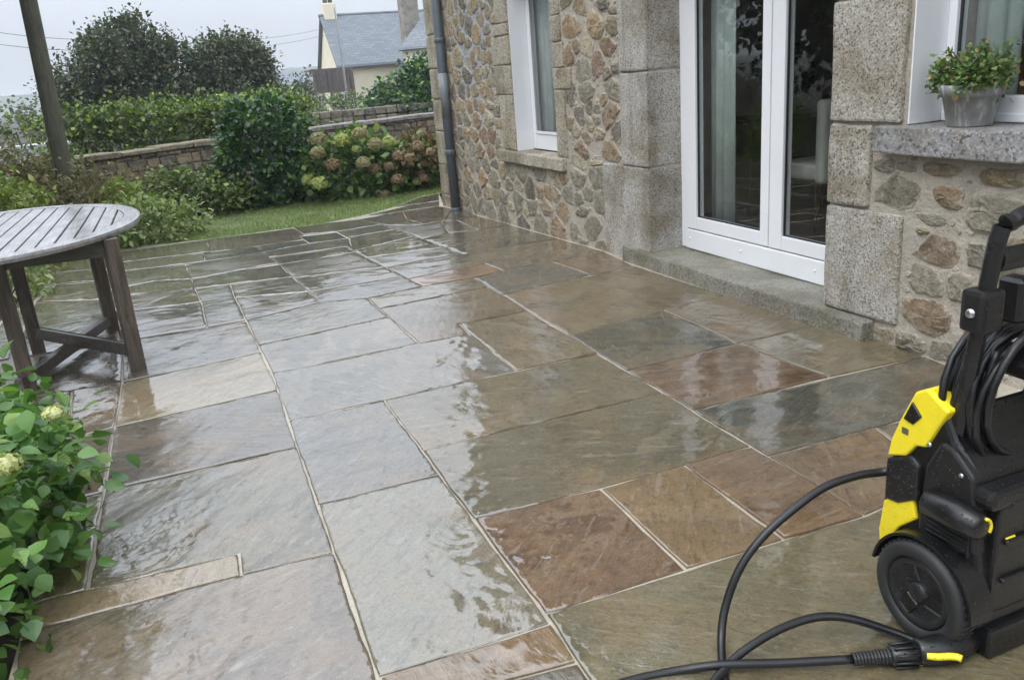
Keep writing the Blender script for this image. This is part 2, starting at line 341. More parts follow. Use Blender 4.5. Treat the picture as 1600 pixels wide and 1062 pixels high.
class NT:
    def __init__(s, name):
        s.m = bpy.data.materials.new(name)
        s.m.use_nodes = True
        s.n, s.l = s.m.node_tree.nodes, s.m.node_tree.links
        s.b = s.n['Principled BSDF']

    def add(s, t, **k):
        n = s.n.new('ShaderNode' + t)
        for a, v in k.items():
            setattr(n, a, v)
        return n

    def val(s, sock, v):
        if isinstance(v, bpy.types.NodeSocket):
            s.l.new(v, sock)
        elif v is not None:
            if sock.type == 'RGBA' and len(v) == 3:
                v = (*v, 1)
            sock.default_value = v

    def coord(s, kind='Object'):
        return s.add('TexCoord').outputs[kind]

    def noise(s, vec, scale, detail=4, rough=.55, dist=0.0, out='Fac'):
        n = s.add('TexNoise')
        s.val(n.inputs['Vector'], vec)
        n.inputs['Scale'].default_value = scale
        n.inputs['Detail'].default_value = detail
        n.inputs['Roughness'].default_value = rough
        n.inputs['Distortion'].default_value = dist
        return n.outputs[out]

    def voro(s, vec, scale, feature='F1', out='Distance', rnd=1.0):
        n = s.add('TexVoronoi', feature=feature)
        s.val(n.inputs['Vector'], vec)
        n.inputs['Scale'].default_value = scale
        n.inputs['Randomness'].default_value = rnd
        return n.outputs[out]

    def ramp(s, fac, a, b, lo=0.0, hi=1.0):
        n = s.add('MapRange')
        s.val(n.inputs['Value'], fac)
        for k, v in (('From Min', a), ('From Max', b), ('To Min', lo), ('To Max', hi)):
            n.inputs[k].default_value = v
        return n.outputs[0]

    def mix(s, fac, a, b, mode='MIX'):
        n = s.add('Mix', data_type='RGBA', blend_type=mode)
        s.val(n.inputs['Factor'], fac)
        s.val(n.inputs[6], a)
        s.val(n.inputs[7], b)
        return n.outputs[2]

    def math(s, op, a, b=None):
        n = s.add('Math', operation=op)
        s.val(n.inputs[0], a)
        if b is not None:
            s.val(n.inputs[1], b)
        return n.outputs[0]

    def vmath(s, op, a, b=None, scale=None):
        n = s.add('VectorMath', operation=op)
        s.val(n.inputs[0], a)
        if b is not None:
            s.val(n.inputs[1], b)
        if scale is not None:
            s.val(n.inputs['Scale'], scale)
        return n.outputs[0]

    def bump(s, h, strength, dist, normal=None):
        n = s.add('Bump')
        s.val(n.inputs['Height'], h)
        n.inputs['Strength'].default_value = strength
        n.inputs['Distance'].default_value = dist
        if normal is not None:
            s.l.new(normal, n.inputs['Normal'])
        return n.outputs[0]

    def set(s, **k):
        for a, v in k.items():
            s.val(s.b.inputs[a.replace('_', ' ')], v)
        return s


def simple(name, col, rough=.5, bump=0, bscale=40, var=.15, vscale=6, **k):
    t = NT(name)
    c = t.coord()
    n = t.noise(c, vscale, 5)
    t.set(Base_Color=t.mix(t.ramp(n, .3, .7), tuple(v * (1 - var) for v in col), tuple(v * (1 + var) for v in col)), Roughness=rough, **k)
    if bump:
        t.set(Normal=t.bump(t.noise(c, bscale, 5), .6, bump))
    return t.m


def link(o, parent=None, color=None):
    COLL.objects.link(o)
    if parent is not None:
        o.parent = parent
        if parent.type == 'EMPTY':
            o.matrix_parent_inverse = Matrix.Translation(-Vector(parent.location))
    if color is not None:
        o.color = (*color, 1)
    return o


def mesh(name, v, f, m, parent=None, smooth=False, color=None):
    me = bpy.data.meshes.new(name)
    me.from_pydata([tuple(p) for p in v], [], [tuple(q) for q in f])
    me.materials.append(m)
    if smooth:
        me.polygons.foreach_set('use_smooth', [True] * len(me.polygons))
    me.update()
    o = link(bpy.data.objects.new(name, me), parent, color)
    if name == 'stems':
        o['kind'] = 'stuff'
    return o


def from_bm(name, bm, m, parent=None, smooth=False, color=None, recalc=True):
    if recalc:
        bmesh.ops.recalc_face_normals(bm, faces=bm.faces)
    me = bpy.data.meshes.new(name)
    bm.to_mesh(me)
    bm.free()
    me.materials.append(m)
    if smooth:
        me.polygons.foreach_set('use_smooth', [True] * len(me.polygons))
    return link(bpy.data.objects.new(name, me), parent, color)


def tag(o, label=None, cat=None, group=None, kind=None):
    for k, v in (('label', label), ('category', cat), ('group', group), ('kind', kind)):
        if v:
            o[k] = v
    return o


def thing(name, label, cat, loc=(0, 0, 0), group=None):
    o = bpy.data.objects.new(name, None)
    o.empty_display_size = .1
    COLL.objects.link(o)
    o.location = loc
    return tag(o, label, cat, group)


def add_box(bm, x0, x1, y0, y1, z0, z1, bev=0.0, segs=1, M=None):
    r = bmesh.ops.create_cube(bm, size=1)
    vs = r['verts']
    for v in vs:
        v.co = Vector((x0 + (v.co.x + .5) * (x1 - x0), y0 + (v.co.y + .5) * (y1 - y0), z0 + (v.co.z + .5) * (z1 - z0)))
        if M is not None:
            v.co = M @ v.co
    if bev:
        es = list({e for v in vs for e in v.link_edges})
        bmesh.ops.bevel(bm, geom=es, offset=bev, segments=segs, affect='EDGES', profile=.6)


def box(name, x0, x1, y0, y1, z0, z1, m, parent=None, bev=0.0, segs=1, M=None, color=None):
    bm = bmesh.new()
    add_box(bm, x0, x1, y0, y1, z0, z1, bev, segs, M)
    return from_bm(name, bm, m, parent, color=color)


def rough_box(name, x0, x1, y0, y1, z0, z1, m, parent=None, bev=.012, cuts=3, amp=.004, color=None, seed=0):
    """dressed stone block: subdivided, edges worn, faces uneven"""
    bm = bmesh.new()
    add_box(bm, x0, x1, y0, y1, z0, z1, bev, 2)
    es = [e for e in bm.edges if e.calc_length() > .06]
    bmesh.ops.subdivide_edges(bm, edges=es, cuts=max(cuts, 4), use_grid_fill=True)
    n1, n2, n3 = vnoise(seed * 3 + 1), vnoise(seed * 3 + 2), vnoise(seed * 3 + 3)
    for v in bm.verts:
        x, y, z = v.co
        v.co += Vector((n1(x, y, z, 7), n2(x, y, z, 7), n3(x, y, z, 7))) * amp * 2.2
    return from_bm(name, bm, m, parent, color=color)


def smooth_path(pts, n=6):
    P = [Vector(p) for p in pts]
    P = [P[0] * 2 - P[1]] + P + [P[-1] * 2 - P[-2]]
    out = []
    for i in range(1, len(P) - 2):
        for k in range(n):
            t = k / n
            a, b, c, d = P[i - 1], P[i], P[i + 1], P[i + 2]
            out.append(.5 * ((2 * b) + (c - a) * t + (2 * a - 5 * b + 4 * c - d) * t * t + (3 * b - a - 3 * c + d) * t ** 3))
    out.append(P[-2])
    return out


def tube(pts, r, segs=8, cap=True, rs=None):
    P = [Vector(p) for p in pts]
    v, f = [], []
    t0 = (P[1] - P[0]).normalized()
    n = t0.orthogonal().normalized()
    for i, p in enumerate(P):
        t = (P[min(i + 1, len(P) - 1)] - P[max(i - 1, 0)]).normalized()
        n = (n - t * n.dot(t)).normalized()
        b = t.cross(n)
        rr = rs[i] if rs else r
        for k in range(segs):
            a = 2 * math.pi * k / segs
            v.append(p + (n * math.cos(a) + b * math.sin(a)) * rr)
    for i in range(len(P) - 1):
        for k in range(segs):
            f.append((i * segs + k, i * segs + (k + 1) % segs, (i + 1) * segs + (k + 1) % segs, (i + 1) * segs + k))
    if cap:
        f.append(tuple(range(segs))[::-1])
        f.append(tuple(range((len(P) - 1) * segs, len(P) * segs)))
    return v, f


def join(parts):
    V, F = [], []
    for v, f in parts:
        o = len(V)
        V += list(v)
        F += [tuple(i + o for i in q) for q in f]
    return V, F


def lathe(profile, segs=24, M=None):
    """profile: (r, h) pairs turned round the z axis"""
    v, f = [], []
    for r, h in profile:
        for k in range(segs):
            a = 2 * math.pi * k / segs
            p = Vector((r * math.cos(a), r * math.sin(a), h))
            v.append(M @ p if M is not None else p)
    for i in range(len(profile) - 1):
        for k in range(segs):
            f.append((i * segs + k, i * segs + (k + 1) % segs, (i + 1) * segs + (k + 1) % segs, (i + 1) * segs + k))
    return v, f


def prism(poly, axis, lo, hi):
    """extrude a 2-D outline along an axis; poly coords are the other two axes in order"""
    def p(a, b, c):
        return {'x': (c, a, b), 'y': (a, c, b), 'z': (a, b, c)}[axis]
    n = len(poly)
    v = [p(a, b, lo) for a, b in poly] + [p(a, b, hi) for a, b in poly]
    f = [tuple(range(n))[::-1], tuple(range(n, 2 * n))]
    f += [(i, (i + 1) % n, n + (i + 1) % n, n + i) for i in range(n)]
    return v, f


def prism_obj(name, poly, axis, lo, hi, m, parent, bev=.006, segs=2):
    v, f = prism(poly, axis, lo, hi)
    bm = bmesh.new()
    bv = [bm.verts.new(p) for p in v]
    for q in f:
        bm.faces.new([bv[i] for i in q])
    bmesh.ops.recalc_face_normals(bm, faces=bm.faces)
    if bev:
        es = [e for e in bm.edges if len(e.link_faces) == 2 and e.calc_face_angle(0) > .35]
        bmesh.ops.bevel(bm, geom=es, offset=bev, segments=segs, affect='EDGES', profile=.5, clamp_overlap=True)
    return from_bm(name, bm, m, parent)


def ground_z(Y):
    y = min(Y, 10.8)
    return -.03 * math.log1p(math.exp((y - 5.2) * 4)) / 4


def vnoise(seed):
    q = random.Random(seed)
    w = [(q.uniform(-1, 1), q.uniform(-1, 1), q.uniform(-1, 1), q.uniform(0, 6.28)) for _ in range(7)]

    def fn(x, y, z, s=1.0):
        return sum(math.sin((a * x + b * y + c * z) * s * (1.5 + i * 1.1) + p) / (1 + i * .5) for i, (a, b, c, p) in enumerate(w)) / 3
    return fn


# leaves: one template copied by numpy
LEAF2 = (np.array([(0, 0, 0), (.5, .45, .12), (1, 0, -.05), (.5, -.45, .12)]), [(0, 1, 2), (0, 2, 3)])
_l = [(0, 0, 0), (.12, .2, .05), (.38, .36, .09), (.7, .24, .05), (1, 0, -.1), (.7, -.24, .05), (.38, -.36, .09), (.12, -.2, .05), (.4, 0, 0), (.72, 0, -.02)]
LEAF8 = (np.array(_l), [(0, 8, 2, 1), (8, 9, 3, 2), (9, 4, 3), (0, 7, 6, 8), (8, 6, 5, 9), (9, 5, 4)])
BLADE = (np.array([(0, -.5, 0), (0, .5, 0), (.55, .3, .08), (.55, -.3, .08), (1, 0, .3)]), [(0, 1, 2, 3), (3, 2, 4)])


def unit(a):
    return a / np.maximum(np.linalg.norm(a, axis=1, keepdims=True), 1e-9)


def leaf_mesh(name, pos, tip, nrm, size, m, parent=None, tmpl=LEAF2, width=1.0, smooth=False):
    tv, tf = tmpl
    n = len(pos)
    t = unit(tip)
    b = unit(np.cross(nrm, t))
    w = np.cross(t, b)
    size = np.broadcast_to(np.asarray(size, float), (n,))
    V = pos[:, None, :] + size[:, None, None] * (tv[None, :, 0:1] * t[:, None, :] + width * tv[None, :, 1:2] * b[:, None, :] + tv[None, :, 2:3] * w[:, None, :])
    k = len(tv)
    me = bpy.data.meshes.new(name)
    ls = np.array([len(q) for q in tf])
    flat = np.concatenate([np.array(q) for q in tf])
    me.vertices.add(n * k)
    me.vertices.foreach_set('co', V.reshape(-1).astype(np.float32))
    L = (flat[None, :] + (np.arange(n) * k)[:, None]).reshape(-1)
    me.loops.add(len(L))
    me.loops.foreach_set('vertex_index', L.astype(np.int32))
    me.polygons.add(n * len(tf))
    tot = np.tile(ls, n)
    me.polygons.foreach_set('loop_start', (np.cumsum(tot) - tot).astype(np.int32))
    me.polygons.foreach_set('loop_total', tot.astype(np.int32))
    if smooth:
        me.polygons.foreach_set('use_smooth', [True] * (n * len(tf)))
    me.materials.append(m)
    me.update(calc_edges=True)
    return link(bpy.data.objects.new(name, me), parent)


def crown_points(lobes, n, clumps=60, spread=.16, shell=.75, rng=NP, zmin=None):
    """leaf positions in clumps near the skin of a set of ellipsoids (cx,cy,cz,rx,ry,rz)"""
    lobes = np.array(lobes, float)
    w = lobes[:, 3] * lobes[:, 5]
    C, O = [], []
    inside = lambda p, skip: any((((p - l[:3]) / (l[3:] * .72)) ** 2).sum() < 1 for j, l in enumerate(lobes) if j != skip)
    while len(C) < clumps:
        i = rng.choice(len(lobes), p=w / w.sum())
        d = rng.normal(size=3)
        d /= np.linalg.norm(d)
        p = lobes[i, :3] + d * lobes[i, 3:] * rng.uniform(shell, 1.04)
        if inside(p, i) and rng.random() < .85:
            continue
        if zmin is not None and p[2] < zmin:
            continue
        C.append(p)
        O.append(d)
    C, O = np.array(C), np.array(O)
    k = rng.integers(0, clumps, n)
    s = rng.uniform(.6, 1.3, clumps)
    off = rng.normal(size=(n, 3)) * (spread * s[k])[:, None]
    P = C[k] + off
    out = unit(O[k] * .8 + off / spread * .5 + rng.normal(size=(n, 3)) * .5)
    return P, out, C


def foliage(name, lobes, n, size, m, parent, clumps=60, spread=.16, shell=.75, droop=.2, tmpl=LEAF2, width=1.0, zmin=None, smooth=False):
    P, o, C = crown_points(lobes, n, clumps, spread, shell, NP, zmin)
    if zmin is not None:
        k = P[:, 2] > zmin
        P, o = P[k], o[k]
    n = len(P)
    tip = unit(o + NP.normal(size=(n, 3)) * .6 + np.array([0, 0, -droop]))
    nr = unit(o * .5 + np.array([0, 0, .8]) + NP.normal(size=(n, 3)) * .45)
    return leaf_mesh(name, P, tip, nr, size * NP.uniform(.6, 1.25, n), m, parent, tmpl, width, smooth), C


# ------------------------------------------------------------------ materials
def flag_material():
    """wet riven sandstone: the cleft ledges are real mesh relief; 'lvl' is the layer exposed, 'ledge' the broken edge between layers"""
    t = NT('riven_wet_sandstone')
    oi = t.add('ObjectInfo')
    col, rnd = oi.outputs['Color'], oi.outputs['Random']
    off = t.add('CombineXYZ')
    t.val(off.inputs[0], t.math('MULTIPLY', rnd, 61.0))
    t.val(off.inputs[1], t.math('MULTIPLY', rnd, 23.0))
    v = t.vmath('ADD', t.coord(), off.outputs[0])
    rot = t.add('VectorRotate', rotation_type='Z_AXIS')
    t.val(rot.inputs['Vector'], v)
    t.val(rot.inputs['Angle'], t.math('MULTIPLY', rnd, 9.0))
    mp = t.add('Mapping')
    t.val(mp.inputs['Vector'], rot.outputs[0])
    mp.inputs['Scale'].default_value = (1.0, 2.2, 1.0)
    lvl = t.add('Attribute', attribute_name='lvl').outputs['Fac']
    ledge = t.add('Attribute', attribute_name='ledge').outputs['Fac']
    r3 = t.math('FRACT', t.math('MULTIPLY', rnd, 13.7))
    base = t.mix(1.0, col, (.82, .71, .57), 'MULTIPLY')
    c1 = t.mix(lvl, t.mix(1.0, base, (.58, .57, .56), 'MULTIPLY'), t.mix(.22, base, (.34, .29, .21)))
    var = t.noise(v, 2.6, 5, .64, .6, 'Color')
    vs_ = t.add('SeparateColor')
    t.val(vs_.inputs[0], var)
    c1 = t.mix(t.ramp(vs_.outputs[0], .46, .64, 0, .75), c1, t.mix(.6, base, (.23, .145, .07)))
    c1 = t.mix(t.ramp(vs_.outputs[1], .48, .64, 0, .5), c1, t.mix(.5, base, (.125, .12, .09)))
    grain = t.noise(mp.outputs[0], 16, 6, .72, .2)
    c1 = t.mix(t.ramp(grain, .52, .66, 0, .55), c1, t.mix(1.0, c1, (.5, .48, .46), 'MULTIPLY'))
    mp2 = t.add('Mapping')
    t.val(mp2.inputs['Vector'], rot.outputs[0])
    mp2.inputs['Scale'].default_value = (1.0, 5.5, 1.0)
    streak = t.noise(mp2.outputs[0], 5.5, 7, .7, .7)
    c1 = t.mix(t.ramp(streak, .56, .68, 0, .6), c1, t.mix(.5, base, (.40, .38, .32)))
    c1 = t.mix(t.ramp(streak, .34, .42, .6, 0), c1, t.mix(1.0, c1, (.4, .38, .36), 'MULTIPLY'))
    fine = t.noise(v, 85, 4, .75)
    c1 = t.mix(t.ramp(fine, .54, .66, 0, .65), c1, t.mix(1.0, c1, (.42, .41, .40), 'MULTIPLY'))
    c1 = t.mix(t.ramp(fine, .30, .40, .45, 0), c1, (.36, .33, .27))
    c1 = t.mix(t.math('MULTIPLY', t.math('MULTIPLY', ledge, t.ramp(grain, .35, .6)), .75), c1, (.035, .032, .026))
    t.set(Base_Color=c1)
    nb = t.bump(t.math('ADD', grain, streak), .8, .007)
    nb = t.bump(fine, .7, .004, nb)
    t.set(Normal=nb, Roughness=.5, IOR=1.3)
    dry = t.ramp(t.math('ADD', vs_.outputs[2], t.ramp(r3, 0, 1, -.10, .10)), .45, .64)
    und = t.noise(mp.outputs[0], 1.9, 2, .5, .4)
    cb = t.bump(und, .5, .0035)
    cb = t.bump(t.math('MULTIPLY', t.math('ADD', t.math('MULTIPLY', grain, .55), streak), t.ramp(dry, 0, 1, .10, 1.0)), .6, .0036, cb)
    cb = t.bump(t.math('MULTIPLY', fine, t.ramp(dry, 0, 1, .1, 1.0)), .5, .0007, cb)
    t.set(Coat_Weight=1.0, Coat_Roughness=t.ramp(dry, 0, 1, .004, .035), Coat_IOR=2.0)
    t.l.new(cb, t.b.inputs['Coat Normal'])
    return t.m


M_FLAG = flag_material()


def mortar_material(name, a, b, wet):
    t = NT(name)
    c = t.coord()
    n = t.noise(c, 9, 6, .6)
    fn = t.noise(c, 70, 5, .75)
    col = t.mix(t.ramp(n, .35, .7), a, b)
    col = t.mix(t.ramp(fn, .35, .75, 0, .5), col, tuple(v * .55 for v in a))
    if not wet:
        col = t.mix(t.ramp(t.noise(c, 2.2, 5, .65), .42, .62, 0, .7), col, t.mix(t.ramp(fn, .4, .6), (.34, .31, .26), (.50, .46, .39)))
        col = t.mix(t.ramp(t.noise(c, 26, 5, .7), .56, .66, 0, .5), col, (.27, .23, .17))
    if wet:
        col = t.mix(t.ramp(t.noise(c, 4.5, 6, .7), .5, .64, 0, .6), col, (.16, .14, .10))
    t.set(Base_Color=col, Roughness=.8 if not wet else .45)
    h = t.math('ADD', t.math('MULTIPLY', n, 1.0), t.math('MULTIPLY', fn, .4))
    if not wet:
        h = t.math('ADD', h, t.math('MULTIPLY', t.noise(c, 26, 5, .7), .6))
    t.set(Normal=t.bump(h, .8, .03 if not wet else .006))
    if wet:
        t.set(Coat_Weight=.2, Coat_Roughness=.2)
    return t.m


M_JOINT = mortar_material('pointing_mortar', (.40, .35, .27), (.56, .50, .41), True)
M_WALLMORTAR = mortar_material('lime_mortar', (.44, .39, .31), (.60, .54, .45), False)


def repair_patch(m):
    """older blue-grey pointing left in a patch beside the drainpipe"""
    t = NT.__new__(NT)
    t.m, t.n, t.l = m, m.node_tree.nodes, m.node_tree.links
    t.b = t.n['Principled BSDF']
    src = t.b.inputs['Base Color'].links[0].from_socket
    c = t.coord()
    d = t.vmath('SUBTRACT', c, (3.0, 8.45, 1.95))
    d = t.vmath('MULTIPLY', d, (0.0, 1.5, 1.0))
    ln = t.add('VectorMath', operation='LENGTH')
    t.val(ln.inputs[0], d)
    k = t.math('ADD', ln.outputs['Value'], t.ramp(t.noise(c, 5, 5, .7), .3, .7, -.35, .35))
    col = t.mix(t.ramp(k, .75, .95, .8, 0), src, (.36, .42, .50))
    t.val(t.b.inputs['Base Color'], col)


repair_patch(M_WALLMORTAR)


def stone_material(name='rubble_stone'):
    t = NT(name)
    oi = t.add('ObjectInfo')
    off = t.add('CombineXYZ')
    for i in range(3):
        t.val(off.inputs[i], t.math('MULTIPLY', oi.outputs['Random'], 31.0 + 17 * i))
    v = t.vmath('ADD', t.coord(), off.outputs[0])
    col = t.mix(1.0, oi.outputs['Color'], (1.0, .985, .88), 'MULTIPLY')
    n = t.noise(v, 9, 7, .68, .8)
    n2 = t.noise(v, 34, 6, .7, .5)
    n3 = t.noise(v, 5, 4, .6)
    c1 = t.mix(t.ramp(n, .32, .66), t.mix(1.0, col, (.55, .53, .51), 'MULTIPLY'), t.mix(.35, col, (.58, .53, .44)))
    c1 = t.mix(t.ramp(n3, .5, .68, 0, .5), c1, t.mix(1.0, col, (1.05, .9, .72), 'MULTIPLY'))
    c1 = t.mix(t.ramp(n2, .55, .7, 0, .75), c1, t.mix(1.0, c1, (.4, .39, .38), 'MULTIPLY'))
    c1 = t.mix(t.ramp(t.noise(v, 75, 4, .7), .58, .7, 0, .6), c1, (.62, .58, .5))
    # mortar smeared over the rim of the stone
    at = t.add('Attribute', attribute_name='rim')
    sm = t.math('ADD', at.outputs['Fac'], t.ramp(t.noise(v, 18, 6, .72), .3, .7, -.75, .6))
    c1 = t.mix(t.ramp(sm, .35, .75, 0, .9), c1, t.mix(t.ramp(n2, .4, .65), (.40, .35, .27), (.56, .50, .41)))
    t.set(Base_Color=c1, Roughness=.82)
    h = t.math('ADD', n, t.math('ADD', t.math('MULTIPLY', n2, .6), t.math('MULTIPLY', t.noise(v, 80, 4, .7), .25)))
    t.set(Normal=t.bump(h, 1.0, .034))
    return t.m


M_STONE = stone_material()


def granite_material(name, base, rough=.7, bumpd=.016, scale=150, moss=.0):
    t = NT(name)
    oi = t.add('ObjectInfo')
    off = t.add('CombineXYZ')
    for i in range(3):
        t.val(off.inputs[i], t.math('MULTIPLY', oi.outputs['Random'], 13.0 + 11 * i))
    v = t.vmath('ADD', t.coord(), off.outputs[0])
    sp = t.voro(v, scale, out='Color')
    sep = t.add('SeparateColor')
    t.val(sep.inputs[0], sp)
    d = tuple(x * .42 for x in base)
    l = tuple(min(.85, x * 1.35) for x in base)
    c = t.mix(t.ramp(sep.outputs[0], .74, .84), base, d)
    c = t.mix(t.ramp(sep.outputs[1], .68, .75), c, l)
    n = t.noise(v, 3.2, 6, .65, .4)
    c = t.mix(t.ramp(n, .42, .66, 0, .75), c, t.mix(1.0, c, (.70, .60, .45), 'MULTIPLY'))
    c = t.mix(t.ramp(t.noise(v, 1.6, 5, .6), .48, .66, 0, .7), c, t.mix(1.0, c, (.5, .5, .46), 'MULTIPLY'))
    smp = t.add('Mapping')
    t.val(smp.inputs['Vector'], v)
    smp.inputs['Scale'].default_value = (6, 6, .8)
    c = t.mix(t.ramp(t.noise(smp.outputs[0], 1.6, 6, .65), .5, .66, 0, .5), c, t.mix(1.0, c, (.58, .55, .48), 'MULTIPLY'))
    c = t.mix(t.ramp(t.noise(v, 24, 6, .75), .58, .7, 0, .6), c, t.mix(1.0, c, (.5, .48, .44), 'MULTIPLY'))
    c = t.mix(t.ramp(oi.outputs['Random'], 0, 1, 0, .35), c, t.mix(1.0, c, (.78, .72, .6), 'MULTIPLY'))
    if moss:
        c = t.mix(t.ramp(t.noise(v, 6, 6, .7), .48, .62, 0, moss), c, (.13, .14, .06))
    t.set(Base_Color=c, Roughness=rough)
    h = t.math('ADD', t.noise(v, 38, 6, .75), t.math('MULTIPLY', n, .6))
    t.set(Normal=t.bump(h, 1.0, bumpd))
    return t.m


M_GRAN = granite_material('grey_granite', (.44, .425, .395))
M_GRANW = granite_material('pale_granite', (.50, .465, .41), scale=120, bumpd=.024)
M_SILL = granite_material('blue_grey_granite', (.32, .325, .34), rough=.35, scale=95, bumpd=.010)
M_STEP = granite_material('worn_step_granite', (.29, .28, .24), rough=.35, moss=.45)
M_QUOIN = granite_material('tan_dressed_stone', (.46, .42, .34), scale=110, bumpd=.022)
M_PVC = simple('white_pvc', (.80, .81, .83), .28, var=.03, vscale=3)
M_GASKET = simple('black_gasket', (.02, .02, .022), .5)


def glass_material(name='window_glass', tint=(.95, .97, .96)):
    t = NT(name)
    t.n.remove(t.b)
    tr = t.add('BsdfTransparent')
    tr.inputs[0].default_value = (*tint, 1)
    gl = t.add('BsdfGlossy')
    gl.inputs['Roughness'].default_value = .005
    lw = t.add('LayerWeight')
    lw.inputs['Blend'].default_value = .5
    fres = t.math('ADD', t.math('MULTIPLY', t.math('POWER', lw.outputs['Facing'], 5.0), .9), .075)
    wv = t.noise(t.coord(), 1.6, 2)
    t.l.new(t.bump(wv, .05, .02), gl.inputs['Normal'])
    ms = t.add('MixShader')
    t.l.new(fres, ms.inputs[0])
    t.l.new(tr.outputs[0], ms.inputs[1])
    t.l.new(gl.outputs[0], ms.inputs[2])
    t.l.new(ms.outputs[0], t.n['Material Output'].inputs[0])
    return t.m


M_GLASS = glass_material()
M_CURTAIN = simple('pale_curtain_cloth', (.36, .40, .38), .85, .002, 200)
M_CREAM = simple('cream_upholstery', (.78, .74, .66), .85, .002, 150)
M_DARKWOOD = simple('dark_wood', (.06, .04, .03), .45)
M_ROOM = simple('room_plaster', (.5, .47, .42), .9)
M_ROOMRED = simple('brown_room_plaster', (.30, .13, .085), .9)
M_PIPE = simple('grey_painted_pipe', srgb(92, 100, 108), .42, .001, 60, .12, 9)
M_PIPE2 = simple('pale_grey_pipe', srgb(120, 128, 132), .45, .001, 60, .1, 9)


def wood_material(name, a, b, rough=.6, wet=0.0, axis='Y'):
    t = NT(name)
    oi = t.add('ObjectInfo')
    off = t.add('CombineXYZ')
    t.val(off.inputs[0], t.math('MULTIPLY', oi.outputs['Random'], 20.0))
    v = t.vmath('ADD', t.coord(), off.outputs[0])
    mp = t.add('Mapping')
    t.val(mp.inputs['Vector'], v)
    mp.inputs['Scale'].default_value = {'Y': (14, 1.2, 14), 'Z': (14, 14, 1.2), 'X': (1.2, 14, 14)}[axis]
    g = t.noise(mp.outputs[0], 4, 7, .68, .4)
    n = t.noise(v, 4, 5)
    c = t.mix(t.ramp(g, .35, .68), a, b)
    c = t.mix(t.ramp(n, .45, .7, 0, .5), c, tuple(x * .55 for x in a))
    t.set(Base_Color=c, Roughness=rough, Normal=t.bump(g, .6, .003), Coat_Weight=wet, Coat_Roughness=.15)
    return t.m


M_TABLE = wood_material('silvered_wet_teak', (.22, .215, .215), (.42, .41, .41), .5, .6, 'Y')
M_TABLELEG = wood_material('dark_wet_teak', (.05, .038, .03), (.17, .13, .10), .5, .3, 'Z')
M_POLE = wood_material('weathered_pole_wood', (.055, .055, .035), (.13, .125, .085), .85, 0, 'Z')
M_BARK = simple('bark', (.07, .055, .04), .9, .01, 25)


def leaf_material(name, a, b, c=None, rough=.42, trans=.25):
    t = NT(name)
    g = t.add('NewGeometry')
    r = g.outputs['Random Per Island']
    col = t.mix(r, a, b)
    if c is not None:
        col = t.mix(t.ramp(r, .86, .9), col, c)
    n = t.noise(t.coord(), 2.5, 3)
    col = t.mix(t.ramp(n, .35, .65, 0, .45), col, t.mix(1.0, col, (.55, .6, .5), 'MULTIPLY'))
    t.set(Base_Color=col, Roughness=rough)
    tl = t.add('BsdfTranslucent')
    t.val(tl.inputs[0], t.mix(1.0, col, (1.1, 1.3, .6), 'MULTIPLY'))
    ms = t.add('MixShader')
    ms.inputs[0].default_value = trans
    t.l.new(t.b.outputs[0], ms.inputs[1])
    t.l.new(tl.outputs[0], ms.inputs[2])
    t.l.new(ms.outputs[0], t.n['Material Output'].inputs[0])
    return t.m


M_LAUREL = leaf_material('glossy_laurel_leaf', (0.024, 0.068, 0.030), (0.068, 0.149, 0.047), (0.216, 0.351, 0.068), .3)
M_TREELEAF = leaf_material('dark_tree_leaf', (0.032, 0.052, 0.026), (0.087, 0.123, 0.055), (0.160, 0.123, 0.065), .5)
M_TREELEAF2 = leaf_material('olive_tree_leaf', (0.042, 0.059, 0.031), (0.105, 0.126, 0.063), (0.168, 0.154, 0.084), .5)
M_HEDGE = leaf_material('hedge_leaf', (0.047, 0.074, 0.024), (0.149, 0.203, 0.047), (0.324, 0.405, 0.081), .5)
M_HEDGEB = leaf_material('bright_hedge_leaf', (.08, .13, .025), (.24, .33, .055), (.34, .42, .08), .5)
M_HYD = leaf_material('hydrangea_leaf', (0.070, 0.133, 0.039), (0.168, 0.280, 0.070), (0.308, 0.378, 0.098), .4)
M_NEARLEAF = leaf_material('near_hydrangea_leaf', (0.065, 0.156, 0.036), (0.169, 0.312, 0.078), (0.260, 0.390, 0.104), .3, .3)
M_DRY = leaf_material('dry_stalks', (0.143, 0.110, 0.061), (0.308, 0.242, 0.132), (0.220, 0.220, 0.088), .8)
M_WEED = leaf_material('weed_leaf', (0.075, 0.125, 0.037), (0.213, 0.275, 0.088), (0.350, 0.375, 0.125), .55)
M_YELLOW = leaf_material('yellow_green_leaf', (.14, .2, .035), (.33, .4, .08), (.42, .46, .14), .5)
M_PALELEAF = leaf_material('variegated_leaf', (.12, .18, .05), (.36, .42, .16), (.55, .56, .3), .5)
M_GRASS = leaf_material('grass_blade', (.11, .17, .04), (.24, .33, .09), (.36, .36, .15), .55, .35)
M_POTLEAF = leaf_material('small_pot_leaf', (.08, .14, .04), (.2, .3, .09), (.36, .28, .14), .45)
M_FLBROWN = leaf_material('faded_pink_brown_floret', (0.270, 0.177, 0.104), (0.437, 0.302, 0.198), (0.374, 0.333, 0.166), .8, .2)
M_FLTAN = leaf_material('tan_green_floret', (0.312, 0.281, 0.135), (0.478, 0.437, 0.250), (0.437, 0.312, 0.208), .8, .2)
M_FLLIME = leaf_material('lime_floret', (0.343, 0.395, 0.104), (0.520, 0.562, 0.208), (0.624, 0.624, 0.312), .8, .2)
M_FLCREAM = leaf_material('cream_floret', (.55, .56, .22), (.75, .74, .4), None, .7, .2)
M_FLRUST = leaf_material('rusty_leaf', (.13, .08, .04), (.26, .16, .08), (.2, .2, .06), .7, .2)
